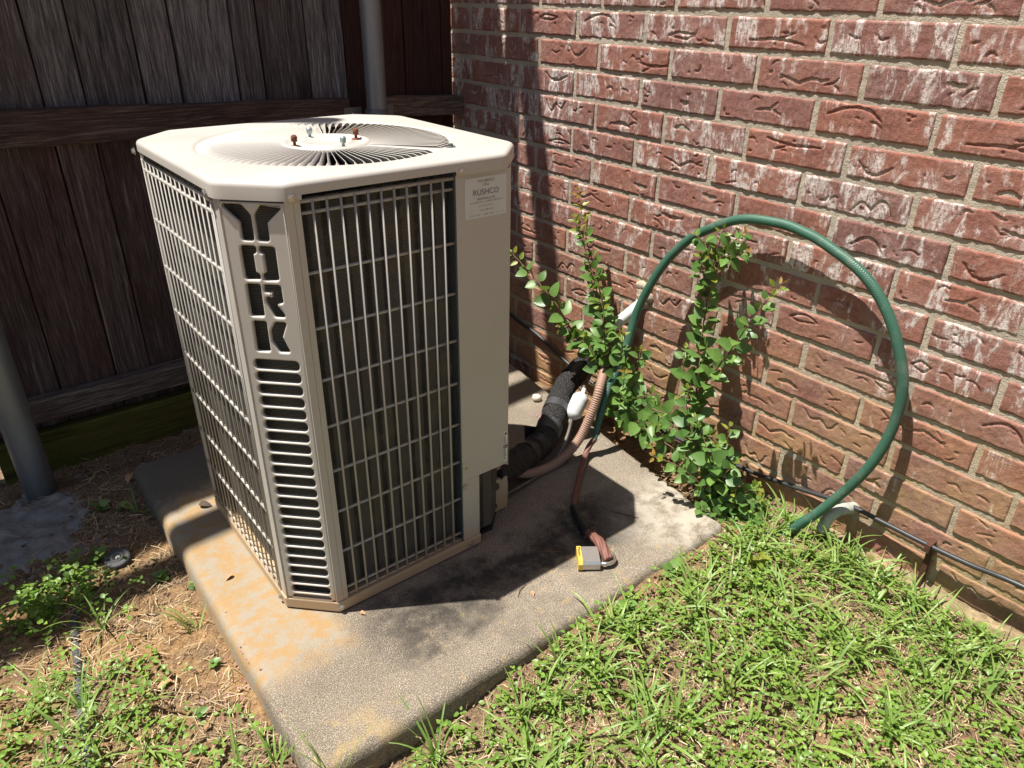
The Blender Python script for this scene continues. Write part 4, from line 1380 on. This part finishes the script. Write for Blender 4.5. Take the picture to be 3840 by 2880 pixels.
def shoot(parent, org, pts, gap=.030, size=.033, taper=.55, tip='young', r=.0022, meshes=LM, start=.06, sag=0.0):
    n = max(24, int(len(pts) * 10))
    P = spline(pts, n)
    P += np.array([[rs_.gauss(0, .0008) for _ in range(3)] for _ in range(n)])
    mb = MB(); mb.tube(P, lambda t: r * (1.25 - t * .9), 7)
    mb.build('stem', M['stem'], parent, org=org)
    s_ = np.r_[0, np.cumsum(np.linalg.norm(np.diff(P, axis=0), axis=1))]
    L = s_[-1]; s0 = start * L; az = rs_.uniform(0, 3)
    sun_up = Vector((.55, .45, .7)).normalized()
    while s0 < L:
        t = s0 / L
        k = min(n - 2, int(np.searchsorted(s_, s0)))
        p = Vector(P[k]); T = Vector(P[min(n - 1, k + 1)]) - Vector(P[max(0, k - 1)]); T.normalize()
        a = T.cross(Vector((0, 0, 1)))
        if a.length < .2: a = T.cross(Vector((0, 1, 0)))
        a.normalize(); b = T.cross(a)
        az += 1.571 + rs_.uniform(-.5, .5)
        sz = size * 1.38 * (1 - taper * max(0, (t - .55) / .45)) * rs_.uniform(.82, 1.15)
        mm = meshes
        if tip and t > .86: mm = YM if t < .95 else (RM if tip == 'red' else YM)
        for sg in (-1, 1):
            q = (a * math.cos(az) + b * math.sin(az)) * sg
            d = q + T * rs_.uniform(.25, .7) + Vector((.18, .10, .05 - sag))
            up = (T * .25 + sun_up * 1.1 + Vector((rs_.uniform(-.35, .35), rs_.uniform(-.35, .35), 0)))
            pp = p + q * r * .7 + d.normalized() * .003
            if pp.x < .012: d.x = abs(d.x)
            add_leaf(parent, org, pp, d, up, sz, mm)
        s0 += gap * rs_.uniform(.75, 1.2) * (1 - .45 * max(0, (t - .6) / .4))
    p = Vector(P[-1]); T = (Vector(P[-1]) - Vector(P[-3])).normalized()
    for q in range(2):
        add_leaf(parent, org, p, T + Vector((rs_.uniform(-.5, .5), rs_.uniform(-.5, .5), .1)), sun_up, size * .42, RM if tip == 'red' else YM)


o1 = Vector((.09, .42, -.03))
sh1 = thing('myrtle_shoots', 'leafy green shoots springing up behind the brown conduit and black pipe', 'shrub', o1)
b1 = (.10, .435, -.04)
shoot(sh1, o1, [b1, (0.12, 0.421, 0.124), (0.115, 0.392, 0.232), (0.11, 0.35, 0.346), (0.1, 0.303, 0.442), (0.09, 0.229, 0.557), (0.08, 0.186, 0.663)], size=.034, r=.0030, start=.2, tip='red')
shoot(sh1, o1, [(.12, .42, .15), (.12, .375, .30), (.12, .32, .42), (.115, .262, .52), (.12, .215, .60)], size=.030, start=.05, gap=.034)
shoot(sh1, o1, [(.13, .41, .18), (.135, .37, .30), (.13, .33, .39), (.12, .29, .47)], size=.030, start=.05, gap=.034)
shoot(sh1, o1, [(.15, .43, .16), (.18, .39, .25), (.19, .36, .31)], size=.030, gap=.03)
shoot(sh1, o1, [(.16, .50, .10), (.19, .58, .13), (.20, .66, .16)], size=.032, gap=.03)
shoot(sh1, o1, [(0.14, 0.403, 0.214), (0.17, 0.314, 0.27), (0.2, 0.241, 0.368), (0.22, 0.148, 0.437), (0.23, 0.073, 0.482)], size=.034, r=.0026)
shoot(sh1, o1, [(0.15, 0.448, 0.235), (0.17, 0.353, 0.27), (0.2, 0.256, 0.301)], size=.028, tip='red')
shoot(sh1, o1, [(0.14, 0.445, 0.172), (0.17, 0.427, 0.276), (0.19, 0.429, 0.365), (0.18, 0.403, 0.435)], size=.031)
shoot(sh1, o1, [(0.14, 0.43, 0.135), (0.12, 0.491, 0.229), (0.1, 0.491, 0.287)], size=.036)
shoot(sh1, o1, [(0.15, 0.443, 0.113), (0.17, 0.482, 0.268), (0.17, 0.481, 0.351)], size=.033)
shoot(sh1, o1, [(0.15, 0.462, 0.107), (0.15, 0.544, 0.173), (0.13, 0.589, 0.201)], size=.033)
shoot(sh1, o1, [(0.15, 0.465, 0.077), (0.2, 0.526, 0.211), (0.22, 0.546, 0.281)], size=.026, tip='red')
shoot(sh1, o1, [(.13, .44, .06), (.14, .47, .14), (.12, .52, .16)], size=.036, tip=None)
shoot(sh1, o1, [(.12, .44, .03), (.10, .52, .08), (.09, .58, .13)], size=.038, tip=None)
shoot(sh1, o1, [(0.15, 0.476, 0.143), (0.15, 0.58, 0.16), (0.15, 0.66, 0.169), (0.15, 0.753, 0.171), (0.15, 0.826, 0.166)], size=.031)
shoot(sh1, o1, [(0.15, 0.481, 0.1), (0.18, 0.613, 0.114), (0.19, 0.703, 0.112), (0.2, 0.788, 0.111)], size=.034, tip=None)
shoot(sh1, o1, [(0.15, 0.478, 0.129), (0.12, 0.54, 0.117), (0.1, 0.616, 0.174), (0.1, 0.643, 0.214)], size=.032)
o2 = Vector((.13, .83, -.03))
sh2 = thing('myrtle_shoots', 'tall leafy green shoots growing inside the hose loop by the slab corner', 'shrub', o2)
shoot(sh2, o2, [(.12, .835, -.05), (0.13, 0.826, 0.022), (0.12, 0.743, 0.127), (0.11, 0.707, 0.204), (0.1, 0.683, 0.327), (0.09, 0.677, 0.425), (0.08, 0.67, 0.519), (0.08, 0.678, 0.616), (0.08, 0.688, 0.672)], size=.032, r=.0030, gap=.031, start=.15)
shoot(sh2, o2, [(.13, .80, .05), (.115, .73, .16), (.115, .70, .28), (.11, .69, .38), (.10, .685, .47), (.09, .68, .54), (.085, .70, .60)], size=.030, gap=.030, start=.08)
shoot(sh2, o2, [(.12, .72, .18), (.12, .665, .27), (.12, .65, .36)], size=.029, gap=.03)
shoot(sh2, o2, [(.14, .80, .05), (.16, .76, .13), (.16, .72, .20), (.15, .70, .27)], size=.032, gap=.03, tip=None)
shoot(sh2, o2, [(0.08, 0.673, 0.568), (0.07, 0.697, 0.619), (0.07, 0.739, 0.674)], size=.025, gap=.02, tip='red')
shoot(sh2, o2, [(0.08, 0.671, 0.579), (0.09, 0.651, 0.622), (0.1, 0.62, 0.645)], size=.025, gap=.02, tip='red')
shoot(sh2, o2, [(0.08, 0.676, 0.592), (0.08, 0.731, 0.618), (0.08, 0.761, 0.631)], size=.026, gap=.02, tip='red')
shoot(sh2, o2, [(.09, .677, .5), (.10, .66, .56), (.11, .655, .60)], size=.026, gap=.022)
shoot(sh2, o2, [(0.12, 0.712, 0.251), (0.13, 0.759, 0.34), (0.14, 0.81, 0.436), (0.15, 0.86, 0.537), (0.15, 0.903, 0.613)], size=.030, r=.0022, gap=.029, tip='red')
shoot(sh2, o2, [(0.13, 0.836, 0.022), (0.17, 0.772, 0.061), (0.2, 0.7, 0.085), (0.22, 0.651, 0.104)], size=.032)
shoot(sh2, o2, [(0.13, 0.836, 0.022), (0.15, 0.806, 0.114), (0.17, 0.727, 0.151), (0.17, 0.646, 0.169)], size=.032, tip=None)
shoot(sh2, o2, [(0.13, 0.836, 0.022), (0.14, 0.837, 0.14), (0.14, 0.83, 0.218)], size=.032)
shoot(sh2, o2, [(0.13, 0.839, 0.008), (0.19, 0.819, 0.053), (0.24, 0.777, 0.107), (0.28, 0.718, 0.127)], size=.030, tip='red')
shoot(sh2, o2, [(0.13, 0.839, 0.008), (0.18, 0.83, 0.111), (0.18, 0.791, 0.173), (0.17, 0.747, 0.216)], size=.031, tip=None)
shoot(sh2, o2, [(.13, .83, .03), (.17, .86, .10), (.16, .875, .14)], size=.034, tip=None)
o3 = Vector((.14, .87, -.06))
sh3 = thing('small_leaved_shrub', 'low bushy sprig of small round leaves at the right corner of the slab', 'shrub', o3)
for pts in ([(0.13, 0.846, -0.032), (0.16, 0.831, 0.017), (0.2, 0.815, 0.04)], [(0.13, 0.848, -0.046), (0.1, 0.873, 0.015), (0.08, 0.907, 0.055)], [(0.15, 0.863, -0.042), (0.14, 0.901, 0.021), (0.12, 0.942, 0.057)],
            [(0.17, 0.878, -0.045), (0.2, 0.866, -0.002), (0.23, 0.843, 0.013)], [(0.17, 0.88, -0.052), (0.2, 0.893, -0.044), (0.24, 0.905, -0.050)], [(0.15, 0.881, -0.061), (0.15, 0.917, -0.023), (0.14, 0.958, 0.012)],
            [(.16, .87, -.05), (.19, .92, -.02), (.20, .95, -.03)], [(.15, .86, -.05), (.17, .87, .02), (.165, .885, .06)], [(.14, .86, -.05), (.10, .90, .0), (.07, .93, .015)], [(.16, .88, -.06), (.17, .94, -.03), (.17, .99, -.035)],
            [(.17, .88, -.05), (.22, .91, -.04), (.27, .93, -.045)]):
    shoot(sh3, o3, pts, size=.021, gap=.013, r=.0013, meshes=LMR, taper=.3, tip='young' if rs_.random() < .4 else None, start=.1)


# ------------------------------------------------------------------ lawn, weeds, straw
def tmpl(rows, W, fold, droop, pw=.75):
    vs = []; fs = []
    for i in range(rows + 1):
        t = i / rows
        w = W * .5 * (math.sin(math.pi * min(1, t ** pw * .98 + .02)) ** .8) if 0 < i < rows else .006
        vs += [(t, -w, -droop * t * t + fold * w), (t, 0, -droop * t * t), (t, w, -droop * t * t + fold * w)]
    for i in range(rows):
        for c in range(2): fs.append((i * 3 + c, i * 3 + 3 + c, i * 3 + 4 + c, i * 3 + 1 + c))
    return np.array(vs), np.array(fs)


def rotz_tilt(az, el, roll):
    """x axis along azimuth az raised by el, rolled"""
    ca, sa, ce, se, cr, sr = np.cos(az), np.sin(az), np.cos(el), np.sin(el), np.cos(roll), np.sin(roll)
    d = np.stack([ca * ce, sa * ce, se], -1)
    y0 = np.stack([-sa, ca, 0 * ca], -1)
    z0 = np.cross(d, y0)
    y = y0 * cr[:, None] + z0 * sr[:, None]; z = np.cross(d, y)
    return np.stack([d, y, z], -1)


def scatter(name, T, F, P, R, size, mat, tint, label, cat=None):
    n = len(P)
    V = np.einsum('nij,nkj->nki', R, T[None] * size[:, None, None] if np.ndim(size) == 1 else T[None] * size[:, None, :]) + P[:, None]
    FF = (F[None] + (np.arange(n) * len(T))[:, None, None]).reshape(-1, F.shape[1])
    org = P.mean(0); org[2] = -.07
    me = bpy.data.meshes.new(name)
    V = V.reshape(-1, 3) - org
    me.vertices.add(len(V)); me.vertices.foreach_set('co', V.ravel())
    k = F.shape[1]
    me.loops.add(len(FF) * k); me.loops.foreach_set('vertex_index', FF.ravel().astype(np.int32))
    me.polygons.add(len(FF)); me.polygons.foreach_set('loop_start', np.arange(0, len(FF) * k, k, dtype=np.int32))
    me.polygons.foreach_set('loop_total', np.full(len(FF), k, dtype=np.int32))
    me.polygons.foreach_set('use_smooth', [True] * len(FF))
    at = me.attributes.new('tint', 'FLOAT', 'POINT'); at.data.foreach_set('value', np.repeat(tint, len(T)).astype(np.float32))
    me.update(calc_edges=True); me.validate()
    me.materials.append(mat)
    o = link(name, me, None, org)
    return tag(o, label, cat, None, 'stuff')


g = np.random.default_rng(17)


def on_pad(x, y, m=0.0):
    return (x > .205 - m) & (x < 1.303 + m) & (y > -.245 - m) & (y < .915 + m)


def dens_green(x, y):
    """cover of low green weeds, 0..1"""
    lawn = sstep((y - .90) / .05) * sstep((1.22 - x + (y - 1.0) * .4) / .15)
    lawn = np.maximum(lawn, sstep((y - .92) / .06) * (x < .25))
    hole = np.exp(-(((x - 1.02) / .16) ** 2 + ((y - 1.03) / .10) ** 2)) * .8 + np.exp(-(((x - .70) / .10) ** 2 + ((y - 1.14) / .06) ** 2)) * .6 + np.exp(-(((x - .18) / .10) ** 2 + ((y - 1.50) / .10) ** 2)) * .8 + np.exp(-(((x - .10) / .05) ** 2 + ((y - 1.08) / .2) ** 2)) * .8
    lawn = lawn * np.clip(1 - hole, 0, 1)
    left = np.exp(-(((x - 1.60) / .13) ** 2 + ((y - .12) / .14) ** 2) ** 1.3)
    ll = .55 * sstep((y - .26) / .12) * sstep((x - 1.38) / .14)
    ll = np.maximum(ll, .34 * sstep((y - .60) / .10) * (x > 1.25))
    n = .35 + 1.3 * lattice(x, y, 9, 61) * lattice(x, y, 23, 62) * 1.9
    n = n * (.35 + .65 * sstep((lattice(x, y, 15, 66) - .28) / .2))
    return np.clip(np.maximum(np.maximum(lawn * .95, left * 1.3), ll) * n, 0, 1)


def sample(n, dens, x0=-.05, x1=2.1, y0=-.3, y1=1.95):
    X = g.uniform(x0, x1, n); Y = g.uniform(y0, y1, n)
    far = np.exp(-np.clip(np.hypot(X - .8, Y - .8) - 1.05, 0, 9) * 3)
    keep = (g.random(n) < dens(X, Y) * far) & ~on_pad(X, Y, .006) & (X > .03)
    return X[keep], Y[keep]


# paired weed leaves
X, Y = sample(30000, dens_green)
T, F = tmpl(3, .74, .25, .22)
k = len(X)
az = g.uniform(0, 2 * math.pi, k)
h = np.abs(g.normal(.012, .010, k)) * (1 + .8 * (X > 1.35))
big = 1 + .35 * np.exp(-(((X - 1.58) / .15) ** 2 + ((Y - .1) / .15) ** 2))
Ps, Rs, Ss, Ti = [], [], [], []
for pair in range(4):
    a = az + (0, math.pi, math.pi / 2, -math.pi / 2)[pair] + g.normal(0, .15, k)
    up = (0.0, 0.0, .006, .006)[pair]
    P = np.stack([X, Y, gz(X, Y) + h + up], -1)
    P[:, 0] += np.cos(a) * .002; P[:, 1] += np.sin(a) * .002
    sz = g.uniform(.0075, .0155, k) * (1 if pair < 2 else .7) * big
    sel = g.random(k) < (1 if pair < 2 else .62)
    Ps.append(P[sel]); Rs.append(rotz_tilt(a, g.normal(.12 if pair < 2 else .5, .28, k), g.normal(0, .3, k))[sel]); Ss.append(sz[sel])
    Ti.append(np.clip(g.normal(.5 if pair < 2 else .7, .22, k), 0, 1)[sel])
P = np.vstack(Ps)
scatter('ground_cover', T, F, P, np.concatenate(Rs), np.concatenate(Ss), M['weed'], np.concatenate(Ti), 'low small-leaved green weeds spreading over the soil', 'weeds')


# grass blades: tufts of arching folded strips
def blades(cx, cy, n, Lr, wr, spread, lean, tint0, base=None):
    """arrays of blade vertices for one tuft"""
    out = []
    for _ in range(n):
        az = g.uniform(0, 2 * math.pi); L = g.uniform(*Lr); w = g.uniform(*wr)
        r0 = abs(g.normal(0, spread)); a0_ = g.uniform(0, 6.28)
        x, y = cx + r0 * math.cos(a0_), cy + r0 * math.sin(a0_)
        el = min(1.5, max(.15, g.normal(lean, .28))); curl = g.uniform(.5, 1.7)
        tw = g.uniform(-.5, .5)
        p = np.array([x, y, (float(gz(x, y)) if base is None else base) - .003]); rows = []
        N = 7
        for i in range(N + 1):
            t = i / N
            ee = el - curl * t * t
            d = np.array([math.cos(az) * math.cos(ee), math.sin(az) * math.cos(ee), math.sin(ee)])
            sd = np.array([-math.sin(az), math.cos(az), 0.0]); up = np.cross(d, sd)
            ww = w * .5 * min(1, .55 + t * 2.2) * (1 - t ** 2.2) + .00015
            cs, sn = math.cos(tw * t * 2), math.sin(tw * t * 2)
            s2 = sd * cs + up * sn; u2 = -sd * sn + up * cs
            rows += [p - s2 * ww + u2 * ww * .35, p, p + s2 * ww + u2 * ww * .35]
            p = p + d * L / N
            if p[2] < float(-.075): p[2] = -.072
        out.append((np.array(rows), np.clip(g.normal(tint0, .2), 0, 1)))
    return out


BF = np.array([(i * 3 + c, i * 3 + 3 + c, i * 3 + 4 + c, i * 3 + 1 + c) for i in range(7) for c in range(2)])


def blade_obj(name, bl, mat, org):
    V = np.concatenate([b[0] for b in bl]) - np.array(org)
    tn = np.repeat([b[1] for b in bl], 24)
    FF = (BF[None] + (np.arange(len(bl)) * 24)[:, None, None]).reshape(-1, 4)
    me = bpy.data.meshes.new(name)
    me.from_pydata(V.tolist(), [], FF.tolist())
    me.polygons.foreach_set('use_smooth', [True] * len(FF))
    at = me.attributes.new('tint', 'FLOAT', 'POINT'); at.data.foreach_set('value', tn.astype(np.float32))
    me.materials.append(mat)
    return link(name, me, None, org)


def dens_grass(x, y):
    lawn = sstep((y - .93) / .08) * sstep((1.15 - x + (y - 1.0) * .5) / .2)
    ll = .75 * sstep((y - .33) / .1) * sstep((x - 1.44) / .12)
    ll = np.maximum(ll, .35 * sstep((y - .66) / .1) * (x > 1.28))
    return np.maximum(lawn, ll) * (.25 + 1.1 * lattice(x, y, 8, 71))


X, Y = sample(2100, dens_grass)
allb = []
for x, y in zip(X, Y):
    allb += blades(x, y, int(g.integers(4, 10)), (.045, .135), (.0036, .0078), .010, .72, .55)
tag(blade_obj('grass', allb, M['grass'], (.7, 1.2, -.07)), 'scattered green crabgrass blades growing through the weeds', 'grass', None, 'stuff')
# short fine grass
X, Y = sample(2600, dens_grass)
allb = []
for x, y in zip(X, Y):
    allb += blades(x, y, int(g.integers(3, 7)), (.015, .05), (.0012, .0026), .012, .7, .8)
tag(blade_obj('fine_grass', allb, M['grass'], (.7, 1.2, -.07)), 'short fine grass sprouting between the weeds', 'grass', None, 'stuff')

# individual tufts that stand out
TUFTS = [
    (1.272, .942, 10, (.13, .22), (.003, .005), 1.38, 'tall thin grass tuft standing at the near corner of the slab'),
    (1.10, .968, 15, (.08, .16), (.003, .0055), 1.0, 'grey green grass tuft leaning over the front edge of the slab, left of the middle'),
    (.80, .962, 9, (.07, .14), (.003, .006), 1.05, 'grass tuft overhanging the middle of the slab front edge'),
    (.66, .968, 8, (.06, .12), (.004, .006), 1.0, 'broad bladed grass tuft at the slab edge nearest the padlock'),
    (.30, 1.32, 16, (.06, .13), (.004, .007), .85, 'broad crabgrass tuft in the middle of the right lawn'),
    (.42, 1.44, 16, (.06, .13), (.004, .007), .8, 'spreading crabgrass tuft near the bottom of the right lawn'),
    (.09, 1.17, 12, (.06, .13), (.004, .006), 1.0, 'grass tuft growing against the foot of the brick wall below the pipe elbow'),
    (.06, 1.32, 12, (.06, .13), (.004, .006), 1.0, 'grass tuft by the stake clip at the foot of the brick wall'),
    (.07, 1.47, 12, (.06, .13), (.004, .006), .9, 'rightmost grass tuft at the foot of the brick wall'),
    (.17, 1.43, 9, (.09, .19), (.0026, .0042), 1.15, 'tall yellow green sedge with long thin arching blades on the right lawn'),
    (1.345, .40, 8, (.07, .15), (.0024, .0040), .95, 'yellow green sedge plant alone on bare soil left of the slab'),
    (1.50, .27, 12, (.07, .15), (.003, .005), 1.0, 'long bladed grass tuft beside the drip tube'),
    (1.57, .47, 14, (.06, .13), (.003, .005), .8, 'spreading grass tuft over the drip tube at lower left'),
    (1.62, .40, 12, (.06, .13), (.003, .005), .75, 'leftmost grass tuft at the lower left edge of the photo'),
    (1.33, .80, 9, (.05, .11), (.003, .005), .9, 'grass tuft on the soil just left of the near slab corner'),
    (.93, 1.00, 14, (.05, .12), (.004, .006), .9, 'grass tuft in front of the slab on a bare soil patch'),
    (1.335, -.10, 6, (.04, .10), (.004, .006), .9, 'shaded grass tuft against the left side of the slab'),
]
for x, y, n_, Lr, wr, lean, lab in TUFTS:
    zb = float(gz(x, y))
    o = blade_obj('grass_tuft', blades(x, y, n_, Lr, wr, .008, lean, .85 if 'yellow' in lab else .45), M['grass'], (x, y, zb))
    tag(o, lab, 'grass', 'grass tufts standing out around the slab')

# broad-leaved single weeds
WEEDS = [
    (1.357, .198, 7, .020, 'small broad leaved weed on orange soil left of the slab beside the sprinkler cap'),
    (1.30, .27, 5, .018, 'small weed touching the left side of the slab'),
    (1.45, .030, 5, .026, 'broad leaved weed just behind the sprinkler cap'),
    (1.405, -.165, 6, .022, 'shaded round leaved weed in litter near the left steel post'),
    (1.36, -.13, 5, .019, 'shaded weed between the left post and the slab'),
    (.44, .940, 6, .024, 'leafy weed poking over the slab edge by the padlock'),
    (.60, .950, 8, .024, 'weed with pointed leaves at the slab edge below the padlock'),
    (.265, 1.045, 7, .034, 'bright yellow green broad leaf weed between the slab corner and the hose end'),
    (1.34, .52, 6, .013, 'tiny dark weed on bare soil at the slab foot'),
    (1.40, .62, 6, .014, 'tiny dark weed on bare soil at lower left centre'),
]
for x, y, n_, sz, lab in WEEDS:
    zb = float(gz(x, y))
    og = Vector((x, y, zb))
    w_ = thing('weed', lab, 'weed', og, 'single weeds around the slab')
    mb = MB(); mb.tube([(x, y, zb - .004), (x + .002, y + .001, zb + sz * .6), (x + .003, y, zb + sz * 1.1)], .0010, 6); mb.build('stem', M['stem'], w_, org=og)
    for q in range(n_):
        a = q * 2.4 + rs_.uniform(-.3, .3); hh = zb + sz * (.3 + .8 * q / n_)
        d = Vector((math.cos(a), math.sin(a), .15 + .35 * q / n_))
        add_leaf(w_, og, (x + .002, y, hh), d, Vector((.2, .2, 1)), sz * rs_.uniform(.8, 1.2), YM if 'yellow' in lab else LMR)

# straw, crumbs, flakes, petals
def everywhere(x, y):
    return (.25 + .9 * lattice(x, y, 7, 81)) * (1 - .3 * (y < -.1))


X, Y = sample(42000, everywhere, y0=-.5)
k = len(X)
T = np.array([(0, -.5, 0), (0, .5, 0), (.5, -.5, .06), (.5, .5, .06), (1, -.35, 0), (1, .35, 0)]); F = np.array([(0, 2, 3, 1), (2, 4, 5, 3)])
sz = np.stack([g.uniform(.010, .042, k), g.uniform(.0007, .0020, k), g.uniform(.01, .05, k)], -1)
scatter('dry_straw', T, F, np.stack([X, Y, gz(X, Y) + .0015 + g.exponential(.0035, k)], -1), rotz_tilt(g.uniform(0, 6.28, k), g.normal(.03, .18, k), g.normal(0, .5, k)), sz, M['straw'], g.random(k), 'thin dry straw strewn over the soil', 'straw')
# crumbs of clay
T = np.array([(1, 0, 0), (.3, .95, .1), (-.8, .6, 0), (-.8, -.6, .1), (.3, -.95, 0), (.1, .1, .75), (-.1, -.1, -.5)])
F = np.array([(0, 1, 5), (1, 2, 5), (2, 3, 5), (3, 4, 5), (4, 0, 5), (1, 0, 6), (2, 1, 6), (3, 2, 6), (4, 3, 6), (0, 4, 6)])
X, Y = sample(16000, lambda x, y: .75 * (.3 + lattice(x, y, 11, 83)), y0=-.4)
k = len(X)
scatter('soil_crumbs', T, F, np.stack([X, Y, gz(X, Y) + .0005], -1), rotz_tilt(g.uniform(0, 6.28, k), g.normal(0, .5, k), g.normal(0, .5, k)), np.minimum(np.exp(g.normal(-6.1, .5, k)), .006), M['crumb'], g.random(k), 'loose crumbs of orange clay soil', 'soil')
# dead leaf flakes, mostly along the fence
X, Y = sample(12000, lambda x, y: np.clip(.30 + .8 * sstep((.02 - y) / .12), 0, 1), y0=-.52)
k = len(X)
T, F = tmpl(2, .6, .5, .3)
scatter('leaf_litter', T, F, np.stack([X, Y, gz(X, Y) + .002 + g.exponential(.002, k)], -1), rotz_tilt(g.uniform(0, 6.28, k), g.normal(.05, .3, k), g.normal(0, .6, k)), g.uniform(.006, .020, k), M['litter'], g.random(k), 'brown dead leaf flakes and bark bits on the soil', 'leaf litter')
# pink blossom bits
X = np.r_[g.normal(1.335, .03, 60), g.normal(.30, .03, 40), g.normal(.22, .015, 25), g.normal(.50, .03, 25), g.uniform(.1, 1.1, 60)]
Y = np.r_[g.normal(.66, .10, 60), g.normal(.42, .04, 40), g.normal(.22, .015, 25), g.normal(.74, .03, 25), g.uniform(.95, 1.5, 60)]
k = len(X)
Z = np.where(on_pad(X, Y, 0), .0012, gz(X, Y) + .006)
T, F = tmpl(2, .9, .4, .2)
scatter('pink_petals', T, F, np.stack([X, Y, Z], -1), rotz_tilt(g.uniform(0, 6.28, k), g.normal(.1, .3, k), g.normal(0, .4, k)), g.uniform(.003, .0065, k), M['petal'], g.random(k), 'faded pink petal scraps on the slab and soil', 'petals')
# grit, twigs on the slab
DL = [(1.235, .355, .020, .3, 'dead', 'small curled tan leaf on the orange stained left margin of the slab'),
      (.742, .800, .015, 1.2, 'dead', 'small tan leaf scrap on the sunny slab in front of the padlock'),
      (1.214, .055, .034, 2.4, 'dead_dark', 'dark curled dead leaf caught at the far left foot of the unit'),
      (1.065, .628, .014, 2.0, 'dead', 'tiny red brown leaf scrap under the front corner of the unit'),
      (.21, .33, .018, .5, 'dead', 'orange dead leaf wedged between the black pipe and the white canister'),
      (1.42, .50, .034, .1, 'dead', 'orange dead leaf on bare soil at lower left'),
      (1.30, -.29, .040, 1.0, 'dead', 'pale dead leaf lying at the fence foot behind the slab')]
for x, y, sz, a, mk, lab in DL:
    z = .003 if on_pad(np.array(x), np.array(y)) else float(gz(x, y)) + .006
    if 'wedged' in lab: z = .02
    dm = leaf_mesh('dead_leaf', M[mk], W=.55, fold=.5, droop=.35)
    o = link('dead_leaf', dm, None, (x, y, z + sz * .10)); o.scale = (sz,) * 3; o.rotation_euler = (.2, -.15, a)
    tag(o, lab, 'leaf')
for i, (p0, p1, lab) in enumerate((((.775, .795), (.735, .775), 'thin grey twig on the sunlit slab before the unit shadow'), ((.655, .70), (.60, .745), 'thin dark twig lying in the unit shadow on the slab'), ((.40, .70), (.365, .765), 'thin curved twig on the slab right of the taped cable'))):
    mb = MB(); mid = ((p0[0] + p1[0]) / 2 + .004, (p0[1] + p1[1]) / 2 - .003)
    mb.tube(spline([(*p0, .0015), (*mid, .0025), (*p1, .0012)], 14), .0009, 6)
    tag(mb.build('twig', M['stem'], org=(*p0, 0)), lab, 'twig')
